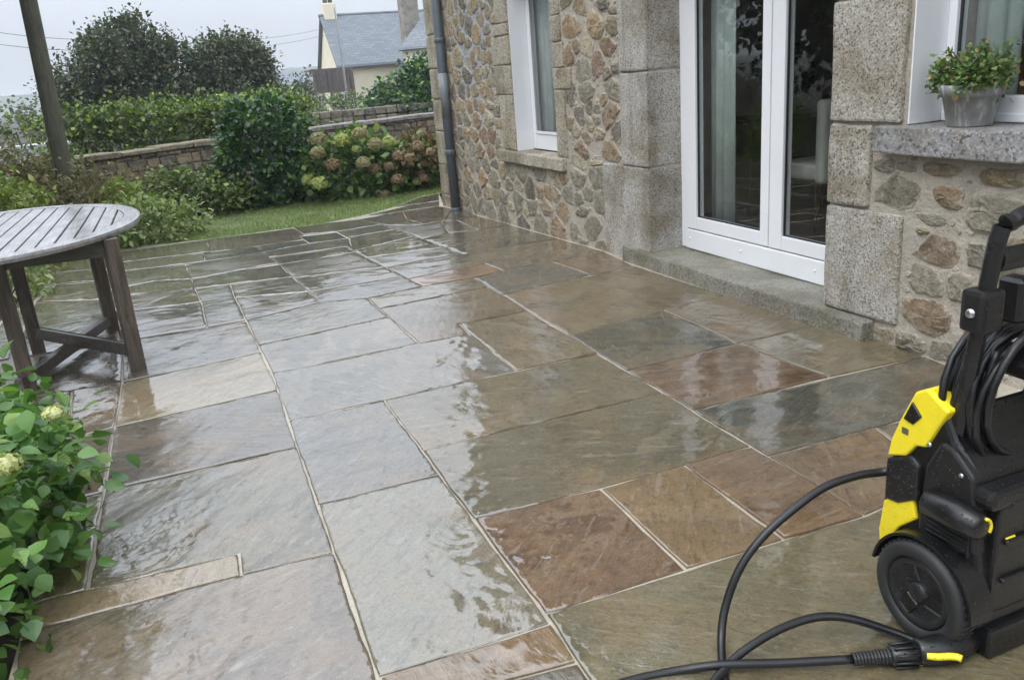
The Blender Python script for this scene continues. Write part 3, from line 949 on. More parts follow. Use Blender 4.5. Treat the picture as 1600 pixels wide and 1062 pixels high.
M_SOIL = simple('damp_soil', (.045, .035, .025), .9, .02, 18, .4, 3)
M_TURF = simple('turf_base', (.13, .16, .055), .95, .02, 30, .35, 2)
def wet_plastic(name, col, rough, grime):
    t = NT(name)
    c = t.coord()
    d = t.voro(c, 150, out='Distance')
    sel = t.add('SeparateColor')
    t.val(sel.inputs[0], t.voro(c, 150, out='Color'))
    drop = t.math('MULTIPLY', t.ramp(d, .18, .36, 1, 0), t.ramp(sel.outputs[0], .80, .83))
    n = t.noise(c, 9, 6, .7)
    fl = t.noise(c, 55, 5, .75)
    cc_ = t.mix(t.ramp(n, .45, .7, 0, .5), col, grime)
    cc_ = t.mix(t.ramp(fl, .64, .7, 0, .5), cc_, grime)
    t.set(Base_Color=cc_, Roughness=t.ramp(drop, 0, 1, rough, .08))
    nb = t.bump(t.noise(c, 160, 4), .4, .0012)
    t.set(Normal=t.bump(drop, .8, .003, nb))
    return t.m


M_BLACK = wet_plastic('black_plastic', (.006, .006, .0065), .32, (.016, .0155, .0145))
M_BLACKM = wet_plastic('matt_black_plastic', (.008, .008, .0085), .42, (.02, .019, .018))
M_RUBBER = simple('black_rubber', (.008, .008, .0085), .36, .001, 120, .35, 14)
M_TYRE = simple('dusty_tyre', (.018, .018, .018), .6, .0015, 90, .45, 9)
M_YPLAST = wet_plastic('yellow_plastic', srgb(240, 218, 44), .3, srgb(214, 190, 50))
M_METAL = simple('steel', (.5, .5, .5), .3, Metallic=1.0)


# ------------------------------------------------------------------ ground
def ground_sheet():
    xs = [-400, -120, -40, -15, -8, -5, -3, -2, -1, 0, 1, 2, 3, 5, 9, 20, 60, 400]
    ys = [-60, -10, 0, 2, 4, 5, 5.5, 6, 7, 8, 9, 10, 11, 12, 14, 18, 25, 50, 120, 900]
    v = [(x, y, ground_z(y) - .035) for y in ys for x in xs]
    n = len(xs)
    f = [(j * n + i, j * n + i + 1, (j + 1) * n + i + 1, (j + 1) * n + i) for j in range(len(ys) - 1) for i in range(n - 1)]
    return tag(mesh('ground', v, f, M_SOIL), kind='structure')


ground_sheet()

# patio: pointing bed with single flagstones
def patio_bed():
    bm = bmesh.new()
    vs = [bm.verts.new((x, y, 0)) for x, y in PATIO]
    bm.faces.new(vs)
    for k in range(1, 24):
        bmesh.ops.bisect_plane(bm, geom=bm.verts[:] + bm.edges[:] + bm.faces[:], plane_co=(0, 4 + k * .3, 0), plane_no=(0, 1, 0))
    for v in bm.verts:
        v.co.z = ground_z(v.co.y) + .0022
    bmesh.ops.recalc_face_normals(bm, faces=bm.faces)
    if sum(f.normal.z for f in bm.faces) < 0:
        bmesh.ops.reverse_faces(bm, faces=bm.faces)
    return tag(from_bm('patio', bm, M_JOINT, recalc=False), kind='structure')


patio = patio_bed()


def offset_poly(P, d):
    A = sum(P[i][0] * P[(i + 1) % len(P)][1] - P[(i + 1) % len(P)][0] * P[i][1] for i in range(len(P)))
    if A < 0:
        P = P[::-1]
    out = []
    n = len(P)
    for i in range(n):
        a, b, c = Vector(P[i - 1]), Vector(P[i]), Vector(P[(i + 1) % n])
        e1, e2 = (b - a).normalized(), (c - b).normalized()
        n1, n2 = Vector((-e1.y, e1.x)), Vector((-e2.y, e2.x))
        m = n1 + n2
        k = d * 2 / max(.5, m.length_squared)
        out.append(tuple(b + m * k))
    return out


_tab = np.random.default_rng(99).random((256, 256))


def vn2(x, y):
    xi, yi = np.floor(x).astype(int), np.floor(y).astype(int)
    fx, fy = x - xi, y - yi
    fx, fy = fx * fx * fx * (fx * (fx * 6 - 15) + 10), fy * fy * fy * (fy * (fy * 6 - 15) + 10)
    g = lambda a, b: _tab[a % 256, b % 256]
    return (g(xi, yi) * (1 - fx) + g(xi + 1, yi) * fx) * (1 - fy) + (g(xi, yi + 1) * (1 - fx) + g(xi + 1, yi + 1) * fx) * fy


def fbm2(x, y, o=5, r=.52):
    s_, a, n = 0, 1.0, 0
    for k in range(o):
        s_ = s_ + a * vn2(x + 17.3 * k, y + 9.1 * k)
        n += a
        a *= r
        x, y = x * 2.03, y * 2.03
    return s_ / n


def cleft(xy, seed, q):
    """height of a riven face: flat layers broken along ragged ledges"""
    r = random.Random(seed * 31 + 7)
    a = r.uniform(0, 3.14)
    rough = r.choice((.4, .6, .8, 1.0, 1.2))
    x, y = xy[:, 0] + 3.7 * seed, xy[:, 1] + 1.9 * seed
    u, w = x * math.cos(a) - y * math.sin(a), x * math.sin(a) + y * math.cos(a)
    sx, sy = r.uniform(1.2, 2.0), r.uniform(2.6, 4.5)
    n = fbm2(u * sx + 40, w * sy + 40, 6, .55)
    n = np.clip((n - .22) / .56, 0, 1)
    L = r.uniform(4.0, 8.0)
    k = n * L
    fl, fr = np.floor(k), k - np.floor(k)
    st = np.clip(fr / .16, 0, 1)
    h = (fl + st * st * (3 - 2 * st)) / L
    h2 = fbm2(u * 9 + 5, w * 16 + 8, 4, .6) - .5
    tilt = fbm2(u * .9 + 3, w * 1.1 + 8, 2) - .5
    far = 1.0 if xy[:, 1].mean() < 5.5 else .5
    z = np.maximum(((h - .5) * .0090 + h2 * .0040 + tilt * .0026) * rough * far + .0078, .0040)
    if far < 1:
        z = z + (fbm2(x * 2.2 + 11, y * 7.5 + 3, 3, .5) - .5) * .0040
    lv = np.mod(np.sin((fl + 1) * 12.9898 + seed) * 43758.5453, 1.0) * .75 + .25 * n
    led = np.where(fr < .16, 1 - np.abs(fr / .08 - 1), 0) * min(1, rough)
    return z, lv, led


def flagstone(i, col, P):
    q = random.Random(i * 13 + 5)
    P = offset_poly(P, (.0042 if sum(p[1] for p in P) / len(P) < 5.5 else .0028) + q.uniform(-.001, .0012))
    ring = []
    n = len(P)
    for k in range(n):
        a, b = Vector(P[k]), Vector(P[(k + 1) % n])
        L = (b - a).length
        m = max(1, int(L / .055))
        nn = Vector((-(b - a).y, (b - a).x)).normalized()
        ph = q.uniform(0, 6.28)
        for j in range(m):
            t = j / m
            w = .0022 * math.sin(ph + t * L * 9) + q.gauss(0, .0012) if j else .002
            ring.append(tuple(a + (b - a) * t + nn * w))
    cxm = sum(p[0] for p in ring) / len(ring)
    cym = sum(p[1] for p in ring) / len(ring)
    tx, ty, h = q.gauss(0, .0016), q.gauss(0, .0016), q.uniform(.0, .0016)
    zf = lambda x, y: ground_z(y) + h + tx * (x - cxm) + ty * (y - cym)
    A = sum(ring[m_][0] * ring[(m_ + 1) % len(ring)][1] - ring[(m_ + 1) % len(ring)][0] * ring[m_][1] for m_ in range(len(ring)))
    if A < 0:
        ring = ring[::-1]
    N = len(ring)
    inner = offset_poly(ring, .003)
    dist = math.hypot(cxm, cym)
    sp = .0125 if dist < 3.2 else .018 if dist < 4.6 else .028 if dist < 6.5 else .045
    x0, x1 = min(p[0] for p in inner), max(p[0] for p in inner)
    y0, y1 = min(p[1] for p in inner), max(p[1] for p in inner)
    gx, gy = np.meshgrid(np.arange(x0, x1, sp), np.arange(y0, y1, sp))
    gx = gx + (np.arange(gx.shape[0]) % 2)[:, None] * sp * .5
    rg = np.random.default_rng(i)
    pts = np.column_stack([gx.ravel(), gy.ravel()]) + rg.normal(size=(gx.size, 2)) * sp * .12
    # keep grid points inside the outline, clear of its edge
    ip = np.array(inner)
    ok = np.zeros(len(pts), bool)
    j = N - 1
    for k in range(N):
        xi, yi = ip[k]
        xj, yj = ip[j]
        cond = (yi > pts[:, 1]) != (yj > pts[:, 1])
        ok ^= cond & (pts[:, 0] < (xj - xi) * (pts[:, 1] - yi) / (yj - yi + 1e-12) + xi)
        j = k
    for k in range(N):
        a_, b_ = ip[k], ip[(k + 1) % N]
        d = b_ - a_
        tt = np.clip(((pts - a_) @ d) / (d @ d + 1e-12), 0, 1)
        ok &= np.hypot(*(pts - a_ - tt[:, None] * d).T) > sp * .35
    pts = pts[ok]
    V2, E2, F2, _, _, _ = delaunay_2d_cdt([Vector(p) for p in inner] + [Vector(p) for p in pts.tolist()], [], [list(range(N))], 1, 1e-6)
    xy = np.array([(p.x, p.y) for p in V2])
    hgt, lvl, led = cleft(xy, i, q)
    gz = np.array([zf(x, y) for x, y in xy])
    T = np.column_stack([xy, gz + hgt])
    M = len(T)
    hr, _, _ = cleft(np.array(ring), i, q)
    side = [(x, y, zf(x, y) - .03) for x, y in ring] + [(x, y, zf(x, y) + hr[k] - .003) for k, (x, y) in enumerate(ring)]
    f = [tuple(t) for t in F2]
    if f and M > 2:
        a_, b_, c_ = (xy[t] for t in f[0][:3])
        if (b_[0] - a_[0]) * (c_[1] - a_[1]) - (b_[1] - a_[1]) * (c_[0] - a_[0]) < 0:
            f = [t[::-1] for t in f]
    # cdt keeps the outline vertices first
    for k in range(N):
        k2 = (k + 1) % N
        f.append((M + k, M + k2, M + N + k2, M + N + k))
        f.append((M + N + k, M + N + k2, k2, k))
    nt_ = len(f) - 2 * N
    o = mesh('flagstone', [tuple(p) for p in T] + side, f, M_FLAG, patio, False, col)
    o.data.polygons.foreach_set('use_smooth', [True] * nt_ + [False] * (2 * N))
    for nm, val in (('lvl', lvl), ('ledge', led)):
        at = o.data.attributes.new(nm, 'FLOAT', 'POINT')
        at.data.foreach_set('value', np.concatenate([val, np.full(2 * N, .4)]).astype(np.float32))
    return o


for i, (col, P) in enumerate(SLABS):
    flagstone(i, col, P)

# lawn beyond the patio
def lawn():
    bm = bmesh.new()
    vs = [bm.verts.new((x, y, ground_z(y) - .006)) for x, y in LAWN]
    bm.faces.new(vs)
    bmesh.ops.recalc_face_normals(bm, faces=bm.faces)
    if sum(f.normal.z for f in bm.faces) < 0:
        bmesh.ops.reverse_faces(bm, faces=bm.faces)
    return tag(from_bm('lawn', bm, M_TURF, recalc=False), kind='structure')


lawn()


def inside_poly(x, y, P):
    c = False
    j = len(P) - 1
    for i in range(len(P)):
        if (P[i][1] > y) != (P[j][1] > y) and x < (P[j][0] - P[i][0]) * (y - P[i][1]) / (P[j][1] - P[i][1]) + P[i][0]:
            c = not c
        j = i
    return c


def grass():
    xs = [p[0] for p in LAWN]
    ys = [p[1] for p in LAWN]
    pts = []
    while len(pts) < 30000:
        x, y = RD.uniform(min(xs), max(xs)), RD.uniform(min(ys), max(ys))
        if inside_poly(x, y, LAWN):
            pts.append((x, y, ground_z(y) - .006))
    P = np.array(pts)
    n = len(P)
    tip = np.column_stack([NP.normal(size=n) * .45, NP.normal(size=n) * .45, np.ones(n)])
    nr = np.column_stack([NP.normal(size=n), NP.normal(size=n), np.full(n, .2)])
    o = leaf_mesh('grass', P, tip, nr, NP.uniform(.022, .055, n), M_GRASS, None, BLADE, .16)
    tag(o, 'short wet green grass of the lawn beyond the paving', 'grass', kind='stuff')


grass()

# ------------------------------------------------------------------ the stone house
WX = 3.0275
house = thing('stone_house', 'rubble stone house with granite quoins and white french doors beside the patio', 'house', (WX, 4.1, 0))
DY0, DY1, DZ1 = 3.268, 4.996, 2.25          # door opening
LY0, LY1, LZ0, LZ1 = 6.49, 7.40, .66, 2.2   # far window
RY0, RY1, RZ0, RZ1 = 1.2, 2.82, 1.03, 2.3   # near window
HTOP = 5.2


def wall_mesh():
    bm = bmesh.new()
    B = lambda y0, y1, z0, z1: add_box(bm, WX, WX + .42, y0, y1, z0, z1)
    B(-2.5, RY0, -.4, HTOP)
    B(RY0, RY1, -.4, RZ0 - .02)
    B(RY0, RY1, RZ1, HTOP)
    B(RY1, DY0, -.4, HTOP)
    B(DY0, DY1, DZ1, HTOP)
    B(DY0, DY1, -.4, .02)
    B(DY1, LY0, -.4, HTOP)
    B(LY0, LY1, -.4, LZ0 - .02)
    B(LY0, LY1, LZ1, HTOP)
    B(LY1, 9.96, -.4, HTOP)
    add_box(bm, WX + .42, 9.5, 9.54, 9.96, -.4, HTOP)
    add_box(bm, WX + .42, 9.5, -2.5, -2.1, -.4, HTOP)
    add_box(bm, 9.5, 9.9, -2.5, 9.96, -.4, HTOP)
    return from_bm('wall', bm, M_WALLMORTAR, house)


wall_mesh()


SITES = []     # (y, z, hy, hz) of every stone, so that neighbours share the mortar joint between them


def rubble(i, y, z, hy, hz, col, out=None):
    q = random.Random(i * 17 + 1)
    n = 18
    tone = q.uniform(.72, 1.15)
    out = out * .8 if out is not None else q.uniform(.005, .017)
    pw = q.uniform(2.6, 7.0)
    gap = q.uniform(.004, .014)
    ring = []
    ph = [q.uniform(0, 6.28) for _ in range(3)]
    near = [(p[0] - y, p[1] - z, min(p[2], p[3]) ** 2) for p in SITES if (p[0], p[1]) != (y, z) and abs(p[0] - y) < hy + p[2] + .25 and abs(p[1] - z) < hz + p[3] + .25]
    w0 = min(hy, hz) ** 2
    for k in range(n):
        a = 2 * math.pi * k / n + q.gauss(0, .09)
        c_, s_ = math.cos(a), math.sin(a)
        r = (abs(c_) ** pw + abs(s_) ** pw) ** (-1 / pw)
        r *= (1.6 if y > 3.4 else 1.16) * (1 + .07 * math.sin(2 * a + ph[0]) + .06 * math.sin(3 * a + ph[1]) + q.gauss(0, .075))
        yy, zz = c_ * r * hy, s_ * r * hz
        L = math.hypot(yy, zz)
        d = (yy / L, zz / L)
        for vy, vz, wj in near:
            dv = d[0] * vy + d[1] * vz
            if dv > 1e-4:
                tt = (vy * vy + vz * vz + w0 - wj) / (2 * dv)
                L = min(L, max(.012, tt - gap * .5))
        for k0, k1, k2, k3 in keep:
            if k2 - .01 < z + d[1] * L < k3 + .01:
                if y < k0 and y + d[0] * L > k0 - .006:
                    L = max(.01, (k0 - .006 - y) / d[0])
                if y > k1 and y + d[0] * L < k1 + .006:
                    L = max(.01, (k1 + .006 - y) / d[0])
            if k0 < y + d[0] * L < k1:
                if z < k2 and z + d[1] * L > k2 - .006:
                    L = max(.01, (k2 - .006 - z) / d[1])
                if z > k3 and z + d[1] * L < k3 + .006:
                    L = max(.01, (k3 + .006 - z) / d[1])
        ring.append((d[0] * L, d[1] * L))
    v, f = [], []
    for s, d in ((1.0, -.01), (.97, out * .45), (.8, out), (.42, out * q.uniform(1.0, 1.35))):
        for k in range(n):
            v.append((WX - d - (q.gauss(0, out * .16) if s < .9 else 0), y + ring[k][0] * s, z + ring[k][1] * s))
    v.append((WX - out * q.uniform(1.0, 1.3), y, z))
    for j in range(3):
        for k in range(n):
            f.append((j * n + k, (j + 1) * n + k, (j + 1) * n + (k + 1) % n, j * n + (k + 1) % n))
    for k in range(n):
        f.append((3 * n + k, 4 * n, 3 * n + (k + 1) % n))
    o = mesh('stone', v, f, M_STONE, house, color=tuple(min(1, c * tone) for c in col))
    a = o.data.attributes.new('rim', 'FLOAT', 'POINT')
    a.data.foreach_set('value', [1.0] * n + [.85] * n + [.3] * n + [0.0] * (n + 1))
    return o


DOORL = [(-.05, .69, .66), (.69, 1.335, .365), (1.335, 2.25, .36)]
DOORR = [(.11, .64, .47, .40), (.645, 1.04, .262, .262), (1.045, 1.60, .43, .43), (1.605, 2.3, .36, .36)]
WINL = [(LZ0 + .02, 1.19, .33), (1.19, 1.46, .42), (1.46, 1.72, .45), (1.72, 1.83, .40), (1.83, 2.3, .30)]
WINR = [(LZ0 + .02, 1.23, .20), (1.23, 1.40, .34), (1.40, 1.60, .22), (1.60, 1.80, .19), (1.80, 2.3, .18)]
CORN = [(-.2, .02, .36), (.02, .38, .30), (.38, .78, .48), (.78, 1.15, .34), (1.15, 1.5, .5), (1.5, 1.87, .34), (1.87, 2.35, .46)]
keep = [(DY0 - .01, DY1 + .01, -.3, 2.3), (LY0 - .01, LY1 + .01, LZ0 - .02, 2.4), (RY0, RY1, RZ0 - .02, 2.4), (6.33 - .01, 7.77 + .01, .56, .67), (1.0, 2.95, .91, 1.05)]
k_ = 0
for z0, z1, w in DOORL:
    rough_box('quoin', WX - .022, 3.30, DY1 - .006, DY1 + w, z0 + .004, z1 - .004, M_GRAN, house, .014, 3, .0022, seed=k_)
    keep.append((DY1, DY1 + w + .01, z0, z1))
    k_ += 1
for z0, z1, w, wb in DOORR:
    rough_box('quoin', WX - .024, 3.30, DY0 - w, DY0 + .006, z0 + .004, z1 - .004, M_GRANW if z0 > .6 else M_GRAN, house, .014, 3, .003, seed=k_)
    keep.append((DY0 - w - .01, DY0, z0, z1))
    k_ += 1
for z0, z1, w in WINL:
    rough_box('quoin', WX - .016, 3.21, LY1 + .012, LY1 + w, z0 + .003, z1 - .003, M_QUOIN, house, .012, 2, .003, seed=k_)
    keep.append((LY1, LY1 + w + .01, z0, z1))
    k_ += 1
for z0, z1, w in WINR:
    rough_box('quoin', WX - .016, 3.21, LY0 - w, LY0 - .012, z0 + .003, z1 - .003, M_QUOIN, house, .012, 2, .003, seed=k_)
    keep.append((LY0 - w - .01, LY0, z0, z1))
    k_ += 1
for z0, z1, w in CORN:
    rough_box('quoin', WX - .02, 3.4, 9.985 - w, 9.985, z0 + .003, z1 - .003, M_QUOIN, house, .02, 2, .003, seed=k_)
    keep.append((9.985 - w - .01, 10, z0, z1))
    k_ += 1

placed, todo = [], []
for i, (y, z, hy, hz, col) in enumerate(STONES):
    if any(y - hy * .6 < k[1] and y + hy * .6 > k[0] and z - hz * .6 < k[3] and z + hz * .6 > k[2] for k in keep):
        continue
    todo.append((i, y, z, hy, hz, col, None))
    placed.append((y, z, hy, hz))
FILLC = [srgb(154, 148, 132), srgb(172, 160, 134), srgb(188, 176, 152), srgb(146, 140, 122), srgb(160, 138, 108), srgb(174, 152, 118), srgb(126, 118, 106)]
cnt = 0
for trial in range(12000):
    if cnt >= 300 - len(todo) + cnt:
        break
    y = RD.uniform(1.4, 9.6)
    z = RD.uniform(ground_z(y) + .02, 2.45)
    s = RD.choice((.12, .10, .085, .07, .06)) if trial < 6000 else RD.choice((.055, .045))
    hy, hz = s * RD.uniform(.8, 1.4), s * RD.uniform(.65, 1.0)
    if y > 8:
        hy, hz = hz, hy
    if any(y - hy * .7 < k[1] and y + hy * .7 > k[0] and z - hz * .7 < k[3] and z + hz * .7 > k[2] for k in keep):
        continue
    if any(((abs(y - p[0]) / (hy + p[2])) ** 2.4 + (abs(z - p[1]) / (hz + p[3])) ** 2.4) < .82 for p in placed):
        continue
    if y < 2.8 and (s < .07 or RD.random() < .5):
        continue
    todo.append((1000 + trial, y, z, hy, hz, RD.choice(FILLC), RD.uniform(.005, .018)))
    placed.append((y, z, hy, hz))
    cnt += 1
SITES = list(placed)
for q_ in todo:
    rubble(*q_)
pv = []
made = 0
for trial in range(16000):
    if made >= 900:
        break
    y = RD.uniform(1.6, 9.6)
    z = RD.uniform(ground_z(y) + .02, 2.45)
    s = RD.uniform(.012, .032)
    hy, hz = s * RD.uniform(.8, 1.7), s * RD.uniform(.6, 1.0)
    if y < 3.3 and RD.random() < .6:
        continue
    if any(y - hy < k[1] and y + hy > k[0] and z - hz < k[3] and z + hz > k[2] for k in keep):
        continue
    if any(((abs(y - p[0]) / (hy + p[2])) ** 2.6 + (abs(z - p[1]) / (hz + p[3])) ** 2.6) < 1 for p in placed):
        continue
    placed.append((y, z, hy, hz))
    n_ = 7
    o_ = RD.uniform(.002, .009)
    rr = [RD.uniform(.75, 1.1) for _ in range(n_)]
    vq = [(WX + .004, y + hy * rr[k] * math.cos(6.283 * k / n_), z + hz * rr[k] * math.sin(6.283 * k / n_)) for k in range(n_)]
    vq += [(WX - o_, y + .7 * hy * rr[k] * math.cos(6.283 * k / n_), z + .7 * hz * rr[k] * math.sin(6.283 * k / n_)) for k in range(n_)]
    fq = [(k, n_ + k, n_ + (k + 1) % n_, (k + 1) % n_) for k in range(n_)] + [tuple(range(n_, 2 * n_))[::-1]]
    pv.append((vq, fq))
    made += 1


def pebble_material():
    t = NT('pinning_pebbles')
    r = t.add('NewGeometry').outputs['Random Per Island']
    c = t.mix(r, (.30, .27, .22), (.52, .46, .37))
    c = t.mix(t.ramp(t.math('FRACT', t.math('MULTIPLY', r, 5.3)), .7, .8), c, (.22, .19, .16))
    n = t.noise(t.coord(), 60, 5, .7)
    t.set(Base_Color=t.mix(t.ramp(n, .4, .7, 0, .6), c, (.50, .45, .36)), Roughness=.85, Normal=t.bump(n, .9, .01))
    return t.m


pb = mesh('pinning_stones', *join(pv), pebble_material(), house)
pb['kind'] = 'stuff'

# doorstep, sills
rough_box('doorstep', 2.94, 3.36, 2.93, 5.29, -.04, .105, M_STEP, house, .012, 7, .004, seed=91)


def frame_bars(name, bars, parent, m=M_PVC, bev=.006):
    bm = bmesh.new()
    for b in bars:
        add_box(bm, *b, bev, 2)
    return from_bm(name, bm, m, parent)


# french doors
door = frame_bars('french_door', [(3.275, 3.345, DY1 - .074, DY1 - .001, .107, 2.25), (3.275, 3.345, DY0 + .001, DY0 + .074, .107, 2.25),
                                  (3.262, 3.345, DY0 + .0745, DY1 - .0745, .108, .245), (3.275, 3.345, DY0 + .0745, DY1 - .0745, 2.17, 2.25)], house)


def sash(y0, y1, z0, z1, st0, st1):
    """door leaf frame between y0 and y1, stile widths st0 / st1"""
    return [(3.268, 3.335, y0, y0 + st0, z0, z1), (3.268, 3.335, y1 - st1, y1, z0, z1),
            (3.270, 3.335, y0 + st0 + .0005, y1 - st1 - .0005, z0, z0 + .085), (3.270, 3.335, y0 + st0 + .0005, y1 - st1 - .0005, z1 - .09, z1)]


for y0, y1, a, b in ((4.048, 4.918, .075, .11), (3.346, 4.038, .11, .112)):
    lf = frame_bars('door_leaf', sash(y0, y1, .252, 2.165, a, b), door)
    g = box('glass_pane', 3.298, 3.304, y0 + a, y1 - b, .337, 2.075, M_GLASS, door)
    gk = frame_bars('gasket', [(3.285, 3.297, y0 + a, y0 + a + .008, .337, 2.07), (3.285, 3.297, y1 - b - .008, y1 - b, .337, 2.07),
                               (3.285, 3.297, y0 + a + .0085, y1 - b - .0085, .337, .345)], door, M_GASKET, 0)
bm = bmesh.new()
for yy in (4.87, 4.30, 3.62):
    r = bmesh.ops.create_uvsphere(bm, u_segments=10, v_segments=6, radius=.008, matrix=Matrix.Translation((3.262, yy, .185)))
from_bm('drain_cap', bm, M_PVC, door, True)

# far window
win = frame_bars('window', [(3.20, 3.26, LY1 - .062, LY1, LZ0 + .02, LZ1), (3.20, 3.26, LY0, LY0 + .06, LZ0 + .02, LZ1), (3.202, 3.26, LY0 + .0605, LY1 - .0625, LZ0 + .02, LZ0 + .16), (3.202, 3.26, LY0 + .0605, LY1 - .0625, LZ1 - .08, LZ1)], house)
box('window_lining', 3.03, 3.2, LY1 - .004, LY1 + .011, LZ0 + .012, LZ1, M_PVC, win, .002)
box('glass_pane', 3.225, 3.231, LY0 + .06, LY1 - .062, LZ0 + .16, LZ1 - .08, M_GLASS, win)
frame_bars('glazing_bead', [(3.192, 3.2, LY1 - .1, LY1 - .075, LZ0 + .17, LZ1 - .09), (3.192, 3.2, LY0 + .07, LY1 - .1005, LZ0 + .165, LZ0 + .19)], win, M_PVC, .003)
rough_box('window_sill', 2.975, 3.25, 6.33, 7.768, .565, LZ0 + .01, M_QUOIN, win, .01, 5, .002, seed=77)
# near window
win2 = frame_bars('window', [(3.222, 3.29, RY1 - .045, RY1, RZ0 + .012, RZ1), (3.222, 3.29, RY0, RY0 + .06, RZ0 + .012, RZ1), (3.224, 3.29, RY0 + .0605, RY1 - .0455, RZ0 + .012, RZ0 + .118), (3.224, 3.29, RY0 + .0605, RY1 - .0455, RZ1 - .08, RZ1),
                             (3.214, 3.2235, RY0 + .07, RY1 - .01, RZ0 + .012, RZ0 + .05)], house)
box('window_lining', 3.03, 3.222, RY1 - .006, RY1 + .011, RZ0 + .012, RZ1, M_PVC, win2, .002)
box('glass_pane', 3.25, 3.256, RY0 + .06, RY1 - .045, RZ0 + .118, RZ1 - .08, M_GLASS, win2)
frame_bars('gasket', [(3.24, 3.249, RY1 - .057, RY1 - .046, RZ0 + .12, RZ1 - .08)], win2, M_GASKET, 0)
rough_box('window_sill', 2.945, 3.3, 0.9, 2.937, .92, RZ0 + .008, M_SILL, win2, .008, 6, .002, seed=78)

# drainpipe
pz = ground_z(9.28)
v, f = tube([(2.955, 9.285, pz + .012), (2.955, 9.285, 1.46), (2.955, 9.285, 5.1)], .052, 18)
pipe = mesh('drainpipe', v, f, M_PIPE, house, True)
for z, h, rr in ((1.79, .05, .06), (.56, .07, .062), (pz + .02, .05, .06)):
    v, f = tube([(2.955, 9.285, z - h / 2), (2.955, 9.285, z - h * .35), (2.955, 9.285, z + h * .35), (2.955, 9.285, z + h / 2)], rr, 18, rs=[.053, rr, rr, .053])
    mesh('collar', v, f, M_PIPE, pipe, True)
v, f = tube([(2.955, 9.285, .95), (2.955, 9.285, 1.44)], .0535, 18)
mesh('repair_sleeve', v, f, M_PIPE2, pipe, True)
for z in (.56, 1.79):
    box('bracket', 2.98, 3.03, 9.27, 9.30, z - .012, z + .012, M_PIPE, pipe, .003)
box('gully', 2.82, 3.0, 9.19, 9.38, pz - .02, pz + .006, M_BLACKM, house, .004)

# roof and eaves
v, f = prism([(2.7, HTOP - .25), (2.7, HTOP - .12), (6.4, HTOP + 3.0), (6.4, HTOP + 2.85)], 'y', -2.9, 10.3)
SLATE = NT('roof_slate')
_c = SLATE.coord()
br = SLATE.add('TexBrick')
SLATE.val(br.inputs['Vector'], _c)
br.inputs['Scale'].default_value = 1.0
br.inputs['Brick Width'].default_value = .35
br.inputs['Row Height'].default_value = .17
br.inputs['Mortar Size'].default_value = .012
br.inputs['Color1'].default_value = (.13, .145, .165, 1)
br.inputs['Color2'].default_value = (.19, .205, .23, 1)
br.inputs['Mortar'].default_value = (.06, .065, .075, 1)
SLATE.set(Base_Color=SLATE.mix(SLATE.ramp(SLATE.noise(_c, .8, 4), .4, .65, 0, .5), br.outputs[0], (.22, .23, .24)), Roughness=.5, Normal=SLATE.bump(br.outputs['Fac'], .6, -.01))
M_SLATE = SLATE.m
roof = mesh('roof', v, f, M_SLATE, house)
v, f = tube([(2.68, -2.9, HTOP - .22), (2.68, 10.3, HTOP - .22)], .06, 10)
mesh('gutter', v, f, M_PIPE, roof, True)

# rooms behind the glass
bm = bmesh.new()
add_box(bm, 3.46, 7.6, -2.0, 9.5, -.05, .10)
from_bm('room_floor', bm, M_DARKWOOD, house)
bm = bmesh.new()
add_box(bm, 3.46, 7.6, -2.0, 9.5, 2.5, 2.6)
add_box(bm, 7.6, 7.7, -2.0, 9.5, .1, 2.5)
add_box(bm, 3.46, 7.59, 6.0, 6.1, .1, 2.5)
from_bm('room_wall', bm, M_ROOM, house)
bm = bmesh.new()
add_box(bm, 3.46, 7.59, 2.95, 3.05, .1, 2.5)
add_box(bm, 5.4, 5.45, -2.0, 2.94, .1, 2.5)
from_bm('room_partition', bm, M_ROOMRED, house)


def curtain(x, y0, y1, z0, z1, label, m=M_CURTAIN, amp=.018):
    n = max(8, int(abs(y1 - y0) / .012))
    v = []
    for k in range(n + 1):
        y = y0 + (y1 - y0) * k / n
        d = amp * math.sin(k * .75) + amp * .4 * math.sin(k * .31 + 1)
        v += [(x + d, y, z0), (x + d * .8, y, (z0 + z1) / 2), (x + d * .6, y, z1)]
    f = []
    for k in range(n):
        for j in range(2):
            f.append((k * 3 + j, k * 3 + 3 + j, k * 3 + 4 + j, k * 3 + 1 + j))
    o = mesh('curtain', v, f, m, None, True)
    sm = o.modifiers.new('thick', 'SOLIDIFY')
    sm.thickness = .004
    return tag(o, label, 'curtain')


curtain(3.43, 4.86, 4.60, .12, 2.3, 'pale curtain hanging inside the left leaf of the french doors')
curtain(3.30, 7.38, 6.50, .5, 2.3, 'light grey curtain filling the small window near the drainpipe', amp=.01)
curtain(3.37, 2.80, 2.58, .6, 2.4, 'grey green curtain behind the potted plant at the big sill')


def dining_chair(loc, label):
    x, y, z = loc
    t = thing('upholstered_chair', label, 'chair', loc)
    bm = bmesh.new()
    add_box(bm, x - .24, x + .24, y - .24, y + .24, z + .38, z + .50, .03, 3)
    from_bm('seat', bm, M_CREAM, t, True)
    bm = bmesh.new()
    add_box(bm, x - .24, x + .24, y - .28, y - .19, z + .36, z + .95, .042, 4)
    from_bm('backrest', bm, M_CREAM, t, True)
    for a in (-1, 1):
        for b in (-1, 1):
            v, f = tube([(x + a * .2, y + b * .2, z), (x + a * .2, y + b * .2, z + .4)], .02, 6, rs=[.014, .024])
            mesh('leg', v, f, M_DARKWOOD, t)
    return t


